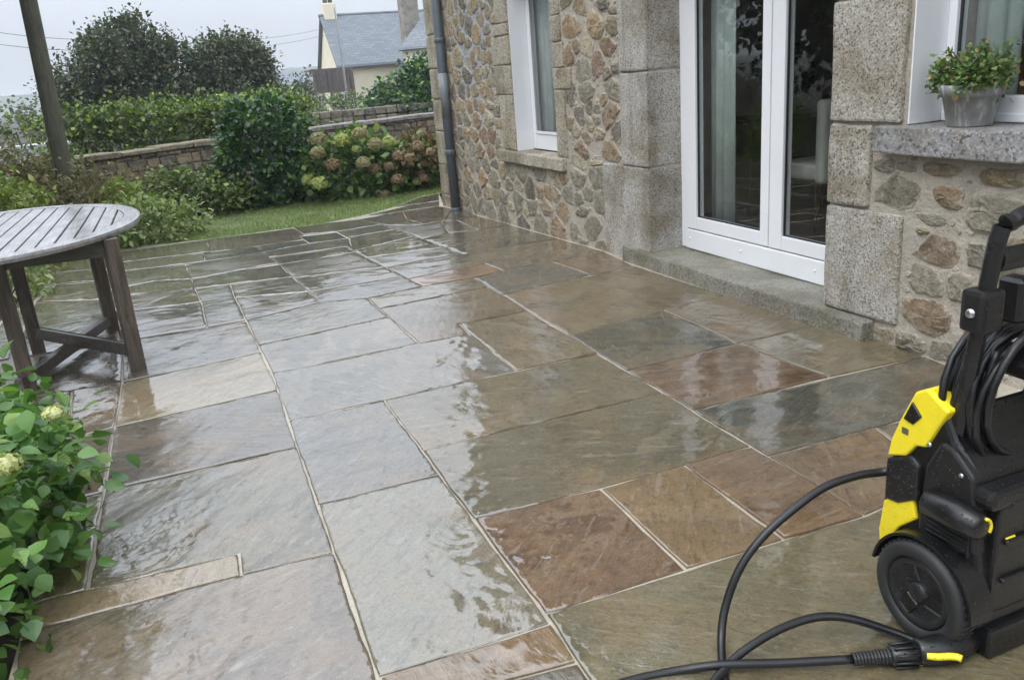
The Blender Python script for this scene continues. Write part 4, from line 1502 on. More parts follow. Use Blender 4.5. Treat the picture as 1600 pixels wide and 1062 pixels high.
dining_chair((4.45, 4.92, .10), 'cream high-backed dining chair inside behind the right door pane')
dining_chair((6.0, 6.0 - .45, .10), 'cream chair deep in the room beyond the left door pane')
t = thing('sideboard', 'low dark sideboard inside the room behind the left door pane', 'sideboard', (5.0, 5.75, .1))
bm = bmesh.new()
add_box(bm, 4.3, 5.5, 5.55, 5.95, .18, .85, .01, 1)
from_bm('cabinet', bm, M_DARKWOOD, t)
bm = bmesh.new()
add_box(bm, 4.27, 5.53, 5.52, 5.97, .85, .89, .008, 1)
from_bm('top', bm, M_DARKWOOD, t)
for a in (4.35, 5.45):
    box('leg', a - .03, a + .03, 5.57, 5.63, .1, .18, M_DARKWOOD, t)
t = thing('house_plant', 'leafy green plant in a pale pot on the indoor sideboard', 'house plant', (4.75, 5.72, .89))
v, f = lathe([(.0, 0), (.08, 0), (.11, .16), (.1, .16), (.09, .13), (0, .13)], 18, Matrix.Translation((4.75, 5.72, .891)))
mesh('pot', v, f, M_CREAM, t, True)
foliage('leaves', [(4.75, 5.72, 1.2, .2, .16, .2)], 260, .1, M_LAUREL, t, 30, .06)

# ------------------------------------------------------------------ potted plant on the big sill
px, py, pzz = 3.085, 2.553, 1.041
t = thing('potted_plant', 'bushy green plant in a streaked grey pot on the big granite window sill', 'potted plant', (px, py, pzz))
PG = NT('limewashed_grey_pot')
_c = PG.coord()
mp = PG.add('Mapping')
PG.val(mp.inputs['Vector'], _c)
mp.inputs['Scale'].default_value = (1, 1, .16)
nn = PG.noise(mp.outputs[0], 38, 5, .6, .3)
PG.set(Base_Color=PG.mix(PG.ramp(nn, .52, .66, 0, .9), PG.mix(PG.ramp(PG.noise(_c, 25, 4), .3, .7), (.20, .20, .195), (.30, .30, .29)), (.52, .52, .5)), Roughness=.75, Normal=PG.bump(nn, .4, .003))
TM = Matrix.Translation((px, py, pzz))
v, f = lathe([(0, 0), (.083, 0), (.086, .004), (.109, .118), (.118, .120), (.128, .165), (.124, .168), (.114, .166), (.108, .140), (0, .140)], 36, TM)
pot = mesh('pot', v, f, PG.m, t, True)
pot.data.polygons.foreach_set('use_smooth', [True] * len(pot.data.polygons))
v, f = lathe([(0, .150), (.06, .152), (.111, .146)], 20, TM)
mesh('soil', v, f, M_SOIL, t, True)
lob = [(px, py, pzz + .19, .13, .14, .055), (px - .02, py + .09, pzz + .21, .08, .08, .05), (px, py - .09, pzz + .21, .08, .07, .055)]
foliage('foliage', lob, 1500, .026, M_POTLEAF, t, 90, .022, .5, -.1, LEAF8, 1.15)
st = []
for k in range(26):
    a, r = RD.uniform(0, 6.28), RD.uniform(.05, .17)
    e = (px + .8 * r * math.cos(a), py + r * math.sin(a), pzz + RD.uniform(.2, .31))
    st.append(tube(smooth_path([(px + .04 * math.cos(a), py + .04 * math.sin(a), pzz + .14), ((px + e[0]) / 2 + .01, (py + e[1]) / 2, pzz + .22), e], 3), .0022, 4))
    if k % 2 == 0:
        kk = 16
        P = np.array([e]) + NP.normal(size=(kk, 3)) * .014
        leaf_mesh('sprig', P, unit(NP.normal(size=(kk, 3)) + np.array([0, 0, .4])), unit(NP.normal(size=(kk, 3)) * .5 + np.array([0, 0, 1])), .022, M_POTLEAF, t, LEAF8, 1.1)
mesh('stems', *join(st), M_BARK, t)

# ------------------------------------------------------------------ garden table
TC, TA, TB, TZ = Vector((-1.0, 5.3)), .75, 1.05, .775
tab = thing('garden_table', 'weathered grey oval slatted teak garden table on the wet paving', 'table', (TC.x, TC.y, 0))


def ell(a, b, n=64):
    return [(TC.x + a * math.cos(2 * math.pi * k / n), TC.y + b * math.sin(2 * math.pi * k / n)) for k in range(n)]


def table_rim():
    n = 72
    v, f = [], []
    for a, z in ((.09, TZ - .034), (.09, TZ - .003), (.084, TZ), (.012, TZ), (.003, TZ - .005), (0, TZ - .018), (.006, TZ - .034)):
        v += [(x, y, z) for x, y in ell(TA - a, TB - a, n)]
    for j in range(7):
        for k in range(n):
            f.append((j * n + k, ((j + 1) % 7) * n + k, ((j + 1) % 7) * n + (k + 1) % n, j * n + (k + 1) % n))
    return mesh('rim', v, f, M_TABLE, tab)


table_rim()
w_, gap = .068, .0105
x = TC.x - TA + .11
while x < TC.x + TA - .11:
    x1 = min(x + w_, TC.x + TA - .095)
    hl = lambda xx: (TB - .094) * math.sqrt(max(0.0, 1 - ((xx - TC.x) / (TA - .092)) ** 2))
    a, b = hl(x), hl(x1)
    if min(a, b) > .05:
        P = [(x, TC.y - a), (x1, TC.y - b), (x1, TC.y + b), (x, TC.y + a)]
        dz = RD.uniform(-.002, .001)
        prism_obj('slat', P, 'z', TZ - .026 + dz, TZ - .003 + dz, M_TABLE, tab, .002, 1)
    x += w_ + gap
LEGS = [(-.395, 4.70), (-.585, 5.80), (-.93, 4.74), (-.98, 5.5), (-1.62, 5.9), (-1.42, 4.78)]
for k, (lx, ly) in enumerate(LEGS):
    a = .28 if k < 2 else .1
    s, h = .036, TZ - .036
    bm = bmesh.new()
    Mz = Matrix.Translation((lx, ly, 0)) @ Matrix.Rotation(a, 4, 'Z')
    add_box(bm, -s, s, -s, s, ground_z(ly) + .002, h, .004, 1, Mz)
    from_bm('leg', bm, M_TABLELEG, tab)


def board(name, a, b, z0, z1, th, parent, m=M_TABLELEG, ext=0.0):
    a, b = Vector((*a, 0)), Vector((*b, 0))
    d = b - a
    M = Matrix.Translation(a) @ Matrix.Rotation(math.atan2(d.y, d.x), 4, 'Z')
    return box(name, -ext, d.length + ext, -th / 2, th / 2, z0, z1, m, parent, .004, 1, M)


M_TABLEBEAM = wood_material('dark_wet_beam', (.05, .042, .036), (.15, .13, .11), .5, .35, 'X')
board('apron', LEGS[0], LEGS[2], TZ - .125, TZ - .037, .024, tab, M_TABLEBEAM)
board('apron', LEGS[2], LEGS[5], TZ - .125, TZ - .037, .024, tab, M_TABLEBEAM)
board('apron', LEGS[0], LEGS[1], TZ - .125, TZ - .037, .024, tab, M_TABLEBEAM)
board('apron', LEGS[1], LEGS[3], TZ - .125, TZ - .037, .024, tab, M_TABLEBEAM)
board('apron', LEGS[3], LEGS[4], TZ - .125, TZ - .037, .024, tab, M_TABLEBEAM)
board('apron', LEGS[4], LEGS[5], TZ - .125, TZ - .037, .024, tab, M_TABLEBEAM)
board('stretcher', LEGS[0], LEGS[3], .095, .155, .035, tab, M_TABLEBEAM)
board('stretcher', LEGS[2], LEGS[1], .03, .094, .045, tab, M_TABLEBEAM, .09)

# ------------------------------------------------------------------ near hydrangea at the left edge
LOBES = [(-.74, 2.62, .24, .26, .45, .28), (-.84, 3.1, .27, .30, .42, .29), (-1.0, 3.55, .30, .28, .38, .28), (-.80, 2.2, .17, .2, .3, .22), (-.62, 2.8, .32, .17, .3, .18), (-1.2, 2.9, .33, .35, .7, .33)]
sh = thing('hydrangea_bush', 'big glossy green hydrangea overhanging the near left edge of the paving', 'bush', (-1.0, 3.0, -.03))
me = bpy.data.meshes.new('leaf')
tv, tf = LEAF8
lv = [Vector((p[0] * 1.06 if p[0] > .9 else p[0], p[1] * (1.12 if p[0] < .5 else .95), p[2] * 1.6 - .22 * p[0] * p[0])) for p in tv]
bm = bmesh.new()
bv = [bm.verts.new(p) for p in lv]
for q in tf:
    bm.faces.new([bv[i] for i in q])
bmesh.ops.subdivide_edges(bm, edges=bm.edges[:], cuts=2, use_grid_fill=True)
for v in bm.verts:
    v.co.z += .04 * math.sin(v.co.x * 9) * abs(v.co.y) * 3
    if abs(v.co.y) > .05:
        v.co.y += .022 * math.sin(v.co.x * 34) * (1 if v.co.y > 0 else -1)
bm.to_mesh(me)
bm.free()
me.polygons.foreach_set('use_smooth', [True] * len(me.polygons))
NL = NT('near_hydrangea_leaf_single')
oi = NL.add('ObjectInfo')
c_ = NL.coord()
yv = NL.add('SeparateXYZ')
NL.val(yv.inputs[0], c_)
vein = NL.math('ABSOLUTE', NL.math('SINE', NL.math('ADD', NL.math('MULTIPLY', yv.outputs[0], 22.0), NL.math('MULTIPLY', NL.math('ABSOLUTE', yv.outputs[1]), -16.0))))
mid = NL.ramp(NL.math('ABSOLUTE', yv.outputs[1]), .0, .03, 1, 0)
vm = NL.math('MAXIMUM', NL.ramp(vein, 0, .16, .55, 0), mid)
col = NL.mix(oi.outputs['Random'], (.04, .105, .02), (.18, .30, .065))
col = NL.mix(NL.ramp(NL.math('FRACT', NL.math('MULTIPLY', oi.outputs['Random'], 7.3)), .9, .93), col, (.26, .36, .10))
col = NL.mix(NL.math('MULTIPLY', vm, .3), col, (.26, .36, .14))
col = NL.mix(NL.ramp(NL.noise(c_, 3.5, 4, .6), .4, .7, 0, .5), col, NL.mix(1.0, col, (.55, .62, .5), 'MULTIPLY'))
NL.set(Base_Color=col, Roughness=NL.ramp(NL.noise(c_, 5, 3), .3, .7, .2, .5), Normal=NL.bump(NL.math('ADD', vein, NL.math('MULTIPLY', NL.noise(c_, 14, 4), .6)), .35, .012))
tl = NL.add('BsdfTranslucent')
NL.val(tl.inputs[0], NL.mix(1.0, col, (1.1, 1.3, .6), 'MULTIPLY'))
ms = NL.add('MixShader')
ms.inputs[0].default_value = .25
NL.l.new(NL.b.outputs[0], ms.inputs[1])
NL.l.new(tl.outputs[0], ms.inputs[2])
NL.l.new(ms.outputs[0], NL.n['Material Output'].inputs[0])
me.materials.append(NL.m)
rng = np.random.default_rng(5)
P, o_, C_ = crown_points(LOBES, 300, 120, .055, .7, rng, .04)
SHV = Vector((-1.0, 3.0, -.03))
for k in range(300):
    p = Vector(P[k])
    if p.x > -.40 or p.z < .03:
        p = Vector((-.46 - RD.uniform(0, .2), p.y, max(.06, p.z)))
    out = Vector(o_[k])
    tip = (out + Vector((RD.gauss(0, .4), RD.gauss(0, .4), -.35))).normalized()
    nr = (Vector((0, 0, 1)) + out * .35 + Vector((RD.gauss(0, .3), RD.gauss(0, .3), 0))).normalized()
    b = nr.cross(tip).normalized()
    w = tip.cross(b)
    s = RD.uniform(.04, .082)
    ob = bpy.data.objects.new('leaf', me)
    COLL.objects.link(ob)
    ob.parent = sh
    q = p - SHV
    ob.matrix_local = Matrix(((tip.x * s, b.x * s, w.x * s, q.x), (tip.y * s, b.y * s, w.y * s, q.y), (tip.z * s, b.z * s, w.z * s, q.z), (0, 0, 0, 1)))
st = []
for k in range(46):
    c = C_[k * 2]
    base = (-1.02 + RD.uniform(-.12, .16), c[1] + RD.uniform(-.2, .2), -.03)
    st.append(tube(smooth_path([base, ((base[0] + c[0]) / 2 - .04, (base[1] + c[1]) / 2, c[2] * .55), tuple(c)], 4), .004, 5))
mesh('stems', *join(st), M_BARK, sh, True)
IN = [(a, b, c, d * .8, e * .85, f * .8) for a, b, c, d, e, f in LOBES]
inner, _ = foliage('inner_leaves', IN, 3400, .062, M_NEARLEAF, sh, 200, .07, .4, .3, LEAF8, 1.25, .02, True)
inner['kind'] = 'stuff'


def flower_head(c, r, m, parent, n=120, rng=NP, flat=.85):
    d = unit(rng.normal(size=(n, 3)))
    d[:, 2] = np.where(d[:, 2] < -.55, -d[:, 2], d[:, 2])
    P = np.array(c)[None, :] + d * r * np.array([1, 1, flat]) * rng.uniform(.86, 1.03, (n, 1))
    k = rng.normal(size=(n, 3))
    # each floret: four petals
    V, F = [], []
    t1 = unit(np.cross(d, k))
    t2 = np.cross(d, t1)
    s = r * .22
    V = np.stack([P, P + t1 * s + d * s * .3, P + (t1 + t2) * s * .45 + d * s * .1, P + t2 * s + d * s * .3, P + (t2 - t1) * s * .45 + d * s * .1, P - t1 * s + d * s * .3, P - (t1 + t2) * s * .45 + d * s * .1, P - t2 * s + d * s * .3, P + (t1 - t2) * s * .45 + d * s * .1], 1)
    vv = V.reshape(-1, 3)
    ff = []
    for i in range(n):
        o = i * 9
        for a in range(8):
            ff.append((o, o + 1 + a, o + 1 + (a + 1) % 8))
    sv, sf = lathe([(0.001, -r * .5), (r * .6, -r * .4), (r * .8, 0), (r * .6, r * .5 * flat), (0.001, r * .78 * flat)], 10, Matrix.Translation(c))
    V2, F2 = join([(vv.tolist(), ff), (sv, sf)])
    return mesh('flower_head', V2, F2, m, parent)


for c, r in (((-.60, 2.50, .46), .044), ((-.49, 2.72, .51), .034)):
    flower_head(c, r, M_FLCREAM if r < .055 else M_FLLIME, sh, 60, flat=.6)

# ------------------------------------------------------------------ planting between lawn and garden wall
GZ = ground_z(12)
t = thing('laurel_bush', 'dense dark green rounded bush at the end of the lawn', 'bush', (1.16, 12.5, GZ))
foliage('foliage', [(1.16, 12.5, .45, .60, .5, .66), (1.2, 12.5, .88, .54, .45, .42), (.88, 12.35, .2, .42, .35, .4), (1.5, 12.35, .25, .38, .35, .4)], 7500, .085, M_LAUREL, t, 260, .075, .8, .1, LEAF8, 1.0, GZ)
v, f = join([tube(smooth_path([(1.16 + RD.uniform(-.1, .1), 12.5, GZ - .05), (1.16 + RD.uniform(-.25, .25), 12.5, .4), (1.16 + RD.uniform(-.4, .4), 12.5 + RD.uniform(-.2, .2), 1.0)], 4), .02, 6, rs=None) for _ in range(7)])
mesh('stems', v, f, M_BARK, t)

hy = thing('mophead_hydrangea', 'hydrangea with faded brown and lime flower heads beside the house corner', 'hydrangea', (2.55, 12.2, GZ))
foliage('foliage', [(1.9, 12.25, .2, .38, .4, .42), (2.4, 12.25, .26, .44, .42, .45), (2.95, 12.3, .2, .42, .4, .42), (3.4, 12.3, .15, .38, .4, .42), (2.5, 12.05, .0, .65, .3, .22)], 3400, .11, M_HYD, hy, 200, .085, .7, .15, LEAF8, 1.2, GZ)
foliage('faded_leaves', [(3.25, 12.1, .3, .42, .3, .35), (3.55, 12.1, .1, .25, .3, .45)], 900, .09, M_FLRUST, hy, 60, .08, .7, .2, LEAF8, 1.1, GZ)
for (x, y, z), r, c in HEADS:
    flower_head((x * (y - .22) / y, y - .22, z), r * .98, {'b': M_FLBROWN, 't': M_FLTAN, 'l': M_FLLIME}[c], hy, 110)
v, f = join([tube(smooth_path([(x * .85 + .38, 12.35, GZ - .05), ((x * 1.7 + .38) / 2, 12.25, z * .5), (x, y, z)], 3), .006, 5) for (x, y, z), r, c in HEADS])
mesh('stems', v, f, M_BARK, hy)


def shrub(name, label, cat, lobes, n, size, m, clumps=60, spread=.09, tmpl=LEAF2, width=1.0, droop=.1, group=None, stems=6, shell=.6):
    b = lobes[0]
    t = thing(name, label, cat, (b[0], b[1], GZ), group)
    foliage('foliage', lobes, n, size, m, t, clumps, spread, shell, droop, tmpl, width, GZ - .03)
    S = []
    for k in range(stems):
        l = lobes[k % len(lobes)]
        S.append(tube(smooth_path([(l[0] + RD.uniform(-.1, .1), l[1], GZ - .05), (l[0] + RD.uniform(-.2, .2) * l[3], l[1], GZ + .3 * (l[2] - GZ)), (l[0] + RD.uniform(-.6, .6) * l[3], l[1], l[2])], 3), .008, 5))
    mesh('stems', *join(S), M_BARK, t)
    return t


shrub('variegated_shrub', 'low pale yellow-green shrub at the lawn edge right behind the table', 'shrub', [(-.35, 10.2, 0, .32, .3, .28), (-.05, 10.5, -.02, .25, .25, .2), (-.6, 10.1, .05, .25, .25, .25)], 1900, .07, M_PALELEAF, 90, .07, LEAF8, .8)
shrub('weedy_shrub', 'loose mid-green leafy shrub below the garden wall beside the dark bush', 'shrub', [(.25, 12.2, .05, .5, .35, .35), (-.2, 12.3, .1, .45, .35, .35), (.6, 12.0, -.02, .3, .3, .25)], 2600, .075, M_WEED, 90, .09)
shrub('bramble_thicket', 'brownish bramble thicket at the foot of the garden wall', 'bramble', [(-.5, 12.7, .08, .5, .3, .3), (.1, 12.9, .02, .5, .3, .25), (-1.0, 12.6, .12, .4, .3, .35)], 2000, .07, M_DRY, 80, .1)
shrub('fern_clump', 'bright green leafy clump right of the wooden pole base', 'fern', [(-.75, 11.6, .1, .28, .25, .3), (-.5, 11.5, .0, .25, .25, .25)], 900, .09, M_YELLOW, 40, .08, LEAF8, .8)
shrub('dry_brush', 'tangled dry brown and green brush around the pole', 'brush', [(-1.75, 11.9, .35, .5, .35, .55), (-1.3, 11.5, .12, .4, .3, .4), (-2.3, 12.2, .5, .5, .4, .55)], 3600, .10, M_DRY, 110, .12, LEAF2, .45, .3)
shrub('green_brush', 'grassy green brush in front of the far hedge at the left edge', 'brush', [(-2.0, 13.2, .5, .6, .4, .5), (-2.6, 13.0, .55, .5, .4, .55), (-1.5, 12.9, .35, .35, .35, .5)], 2600, .09, M_WEED, 90, .12, LEAF2, .5)
shrub('yellow_shrub', 'yellow-green shrub behind the table at the left edge', 'shrub', [(-1.55, 10.0, .2, .35, .3, .4), (-1.9, 10.3, .3, .4, .35, .5), (-1.3, 9.8, .0, .25, .25, .3)], 2300, .075, M_YELLOW, 90, .08, LEAF8, .8)
shrub('edge_plant', 'low leafy plant in the bed beside the table leg', 'plant', [(-1.45, 7.6, .05, .25, .5, .2), (-1.5, 8.6, .05, .25, .6, .22)], 900, .08, M_PALELEAF, 50, .07, LEAF8, .6)

# arching dry stalks by the pole
S = []
for k in range(70):
    x0, y0 = RD.uniform(-1.9, -.9), RD.uniform(11.3, 12.2)
    a = RD.uniform(0, 6.28)
    L = RD.uniform(.25, .6)
    h = RD.uniform(.3, .8)
    S.append(tube(smooth_path([(x0, y0, GZ), (x0 + L * .3 * math.cos(a), y0 + L * .3 * math.sin(a), GZ + h), (x0 + L * math.cos(a), y0 + L * math.sin(a), GZ + h * .6)], 4), .004, 3, False))
tag(mesh('dry_stalks', *join(S), M_DRY), 'arching dry brown stalks around the base of the pole', 'stalks', kind='stuff')

# ------------------------------------------------------------------ garden wall
GW = [(-2.6, 12.9), (-1.25, 13.6), (.77, 15.0), (5.2, 17.2), (7.5, 18.2)]
gw = thing('garden_wall', 'low brown rubble garden wall with flat coping behind the hydrangea', 'wall', (.77, 15.0, GZ))
M_GWM = mortar_material('garden_wall_mortar', (.16, .14, .10), (.24, .21, .16), False)
gtop = .62
vv, ff = [], []
for a, b in zip(GW[:-1], GW[1:]):
    d = Vector((b[0] - a[0], b[1] - a[1], 0))
    L = d.length
    M = Matrix.Translation((a[0], a[1], 0)) @ Matrix.Rotation(math.atan2(d.y, d.x), 4, 'Z')
    core = []
    for xx, yy, zz in ((0, -.02, GZ - .1), (L, -.02, GZ - .1), (L, .3, GZ - .1), (0, .3, GZ - .1), (0, -.02, gtop), (L, -.02, gtop), (L, .3, gtop), (0, .3, gtop)):
        core.append(M @ Vector((xx, yy, zz)))
    vv.append((core, [(0, 1, 5, 4), (1, 2, 6, 5), (2, 3, 7, 6), (3, 0, 4, 7), (4, 5, 6, 7)]))
    z = GZ + .02
    while z < gtop - .05:
        h = RD.uniform(.11, .17)
        if z + h > gtop:
            h = gtop - z
        xx = RD.uniform(-.1, .05)
        while xx < L:
            w = RD.uniform(.14, .34)
            if xx + w > 0.05 and xx < L - .05:
                col = RD.choice([srgb(120, 104, 78), srgb(140, 120, 88), srgb(104, 94, 78), srgb(150, 132, 98), srgb(92, 84, 72), srgb(112, 84, 66)])
                bm = bmesh.new()
                g_ = .012
                add_box(bm, max(0, xx) + g_, min(L, xx + w) - g_, -.05 + RD.uniform(-.02, .01), .05, z + g_ * .6, z + h - g_ * .6, .022, 2, M)
                for v in bm.verts:
                    v.co += Vector((RD.gauss(0, .005), RD.gauss(0, .005), RD.gauss(0, .005)))
                from_bm('stone', bm, M_STONE, gw, color=col)
            xx += w
        z += h
    xx = 0
    while xx < L:
        w = RD.uniform(.45, .8)
        x1 = min(L, xx + w)
        if x1 - xx > .1:
            cw = srgb(128, 124, 132) if a[0] > .5 else srgb(128, 118, 88)
            bm = bmesh.new()
            add_box(bm, xx + .004, x1 - .004, -.10 + RD.uniform(-.015, .015), .36, gtop + .003, gtop + .075 + RD.uniform(-.01, .01), .012, 1, M)
            for v in bm.verts:
                v.co += Vector((RD.gauss(0, .004), RD.gauss(0, .004), RD.gauss(0, .004)))
            from_bm('coping', bm, M_STONE, gw, color=cw)
        xx += w
V, F = join(vv)
mesh('core', V, F, M_GWM, gw)

# low rendered wall and the second, lower wall by the railing
box_o = box('low_wall', -9, -1.9, 19.0, 19.3, GZ - .1, .75, simple('pale_render', (.55, .56, .57), .9), None, .02)
tag(box_o, 'pale rendered low wall seen beyond the pole at the left', 'wall')
fw = thing('field_wall', 'dark rough stone wall between the garden wall and the railing', 'wall', (4.5, 21, GZ))
for k in range(22):
    for j in range(5):
        xx = 2.6 + k * .28
        bm = bmesh.new()
        add_box(bm, xx + .008, xx + RD.uniform(.25, .272), 21 + RD.uniform(-.03, .02), 21.3, GZ + j * .2 + .006, GZ + j * .2 + RD.uniform(.17, .195), .02, 1)
        from_bm('stone', bm, M_STONE, fw, color=RD.choice([srgb(92, 88, 76), srgb(110, 104, 86), srgb(78, 74, 68)]))

# ------------------------------------------------------------------ hedges
def hedge(label, path, w, z0, z1, n, size, m, clumps, bright=None, nb=0, group='clipped hedges'):
    lob = []
    for (ax, ay), (bx, by) in zip(path[:-1], path[1:]):
        k = max(2, int(math.hypot(bx - ax, by - ay) / (w * .55)))
        for i in range(k + 1):
            lob.append((ax + (bx - ax) * i / k, ay + (by - ay) * i / k, (z0 + z1) / 2 + RD.uniform(-.03, .03), w * .62, w * .55, (z1 - z0) / 2))
    t = thing('hedge', label, 'hedge', (path[0][0], path[0][1], z0), group)
    foliage('foliage', lob, n, size, m, t, clumps, .12, .86, .0, LEAF2, 1.0, z0)
    if bright:
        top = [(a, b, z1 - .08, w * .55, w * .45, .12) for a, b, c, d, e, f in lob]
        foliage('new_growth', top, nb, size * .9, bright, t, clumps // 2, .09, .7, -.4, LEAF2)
    S = [tube([(l[0], l[1], z0 - .1), (l[0] + RD.uniform(-.1, .1), l[1], z1 - .25)], .02, 5) for l in lob[::2]]
    mesh('stems', *join(S), M_BARK, t)
    return t


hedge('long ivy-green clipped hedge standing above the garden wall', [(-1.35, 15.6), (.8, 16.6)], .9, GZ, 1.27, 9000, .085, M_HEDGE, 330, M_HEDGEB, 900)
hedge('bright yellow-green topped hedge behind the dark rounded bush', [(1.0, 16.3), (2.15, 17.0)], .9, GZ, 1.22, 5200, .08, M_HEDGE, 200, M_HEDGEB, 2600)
hedge('low far hedge beyond the field at the left edge', [(-9, 24), (-2.2, 25)], 1.2, GZ, 1.15, 3500, .12, M_HEDGE, 120, M_HEDGEB, 900)
hedge('small clipped hedge under the wooden lean-to', [(5.0, 33.0), (6.9, 33.5)], 1.0, GZ, 1.0, 1800, .11, M_HEDGE, 80)


# ------------------------------------------------------------------ trees
def tree(name, label, x, y, lobes, n, size, m, clumps, spread, trunk_r, group=None, branches=14, width=1.0, shell=.72, shoots=0):
    t = thing(name, label, 'tree', (x, y, GZ), group)
    top = max(l[2] + l[5] for l in lobes)
    cz = lobes[0][2]
    parts = [tube(smooth_path([(x, y, GZ - .1), (x + .05, y, GZ + (cz - GZ) * .5), (x, y, cz + .2)], 5), trunk_r, 9, rs=[trunk_r * (1.15 - .08 * k) for k in range(11)])]
    for k in range(branches):
        l = lobes[k % len(lobes)]
        d = Vector((RD.gauss(0, 1), RD.gauss(0, 1), RD.uniform(.1, 1))).normalized()
        e = (l[0] + d.x * l[3] * .85, l[1] + d.y * l[4] * .85, l[2] + d.z * l[5] * .85)
        s = (x, y, GZ + (cz - GZ) * RD.uniform(.4, .95))
        mdl = ((s[0] + e[0]) / 2, (s[1] + e[1]) / 2, (s[2] + e[2]) / 2 + .1 * l[5])
        parts.append(tube(smooth_path([s, mdl, e], 4), .1, 6, rs=[trunk_r * (.5 - .05 * i) for i in range(9)]))
    mesh('trunk', *join(parts), M_BARK, t, True)
    foliage('crown', lobes, n, size, m, t, clumps, spread, shell, .15, LEAF2, width)
    if shoots:
        lw = np.array(lobes)
        P, T, N_ = [], [], []
        tw = []
        for k in range(shoots):
            l = lw[NP.integers(0, len(lw))]
            d = unit(np.array([[NP.normal(), NP.normal(), abs(NP.normal()) + .35]]))[0]
            a = l[:3] + d * l[3:] * .9
            g_ = unit((d * .5 + np.array([NP.normal() * .2 + .1, 0, .9]))[None])[0]
            L = NP.uniform(.25, .6) * size * 6.5
            tw.append(tube([tuple(a), tuple(a + g_ * L)], .006, 3, False))
            for j in range(9):
                P.append(a + g_ * L * (j + 1) / 9)
                T.append(g_ * .4 + NP.normal(size=3) * .8)
                N_.append(NP.normal(size=3) * .6 + np.array([0, 0, .8]))
        sh_ = leaf_mesh('shoots', np.array(P), np.array(T), np.array(N_), size * NP.uniform(.6, 1.0, len(P)), m, t, LEAF2, width)
        sh_['kind'] = 'stuff'
    return t


tree('garden_tree', 'broad dark leafy tree behind the hedge, right of the pole', -.6, 24, [(-.75, 24, 1.6, 1.35, 1.2, 1.25), (-1.35, 24, 1.9, 1.0, 1.0, 1.0), (.1, 24, 1.8, 1.0, 1.0, 1.05), (-.6, 24, 2.5, .95, .9, .85), (.5, 24, 1.1, .8, .9, .8), (-1.9, 24, 1.1, .6, .7, .7)], 23000, .125, M_TREELEAF, 640, .14, .1, 'trees behind the hedge', 18, .75, shoots=130)
tree('garden_tree', 'smaller olive-dark tree between the broad tree and the neighbouring house', 2.0, 24.5, [(1.95, 24.5, 1.5, 1.0, 1.0, 1.2), (2.3, 24.5, 1.0, .85, .9, .85), (1.7, 24.5, 2.2, .65, .7, .7), (2.35, 24.5, 2.1, .55, .6, .6)], 13000, .12, M_TREELEAF2, 380, .13, .09, 'trees behind the hedge', 14, .7, shoots=90)
tree('bare_tree', 'thin half-bare tree on the horizon left of the pole', -4.0, 42, [(-4.0, 42, 1.9, 1.0, 1.0, .8), (-3.4, 42, 1.5, .8, .8, .7)], 1500, .12, M_TREELEAF2, 110, .22, .08, None, 26)
tree('evergreen_bush', 'glossy evergreen tree in front of the neighbouring house by the corner', 6.2, 22, [(6.0, 22, .75, 1.1, 1.0, .75), (6.8, 22, 1.0, .9, .9, .8), (5.4, 22, .55, .7, .7, .45), (6.5, 22, 1.4, .55, .6, .42)], 8500, .13, M_LAUREL, 260, .13, .08, None, 12)
tree('distant_shrub', 'round green shrub beside the wooden lean-to', 6.5, 48, [(6.9, 48, .9, 1.0, 1.0, .7)], 1500, .17, M_TREELEAF, 60, .2, .08, None, 6)
# large trees along the left boundary, seen only mirrored in the wet stone and the glass
tree('boundary_tree', 'tall broad tree left of the garden mirrored in the wet paving', -5.0, 9.2, [(-4.9, 9.2, 5.2, 2.9, 2.8, 2.3), (-6.3, 8.4, 6.0, 2.5, 2.5, 2.4), (-4.7, 10.2, 6.9, 2.3, 2.4, 1.9), (-6.6, 11, 5.0, 2.6, 2.6, 2.2)], 12000, .3, M_TREELEAF, 330, .42, .24, 'boundary trees', 22)
tree('boundary_tree', 'dark boundary tree mirrored in the left pane of the french doors', -8.5, 15.5, [(-8.5, 15.5, 3.6, 2.6, 2.6, 2.5), (-7.4, 16.5, 2.8, 1.9, 2, 1.9), (-9.6, 14.5, 2.6, 2.0, 2, 2)], 7000, .26, M_TREELEAF, 200, .4, .2, 'boundary trees', 14)
tree('boundary_tree', 'lower dark tree mirrored in the right pane of the french doors', -9.5, 9.5, [(-9.5, 9.5, 2.4, 2.3, 2.4, 2.2), (-9.0, 7.2, 2.0, 1.9, 2.2, 1.9), (-10, 12.2, 2.0, 2, 2, 1.8)], 6000, .26, M_TREELEAF2, 180, .4, .18, 'boundary trees', 12)

# ------------------------------------------------------------------ pole and wires
PB, PT = Vector((-1.37, 12.0, GZ - .2)), Vector((-1.19, 12.0, 6.4))
v, f = tube([PB.lerp(PT, k / 12) for k in range(13)], .12, 16, rs=[.112 - .0025 * k for k in range(13)])
tag(mesh('utility_pole', v, f, M_POLE, None, True), 'leaning round wooden utility pole behind the table', 'pole')
for dz, nm in ((0, 'upper'), (-.35, 'lower')):
    pts = [(9.5, 50, 4.55 + dz), (6.0, 45, 3.95 + dz), (2.3, 39, 3.55 + dz), (-1.0, 34, 3.5 + dz), (-4.6, 30, 3.75 + dz), (-12, 24, 5.4 + dz)]
    v, f = tube(smooth_path(pts, 6), .008, 5)
    tag(mesh('overhead_wire', v, f, M_RUBBER), nm + ' of the two overhead wires crossing the sky to the neighbouring roof', 'wire', 'overhead wires')

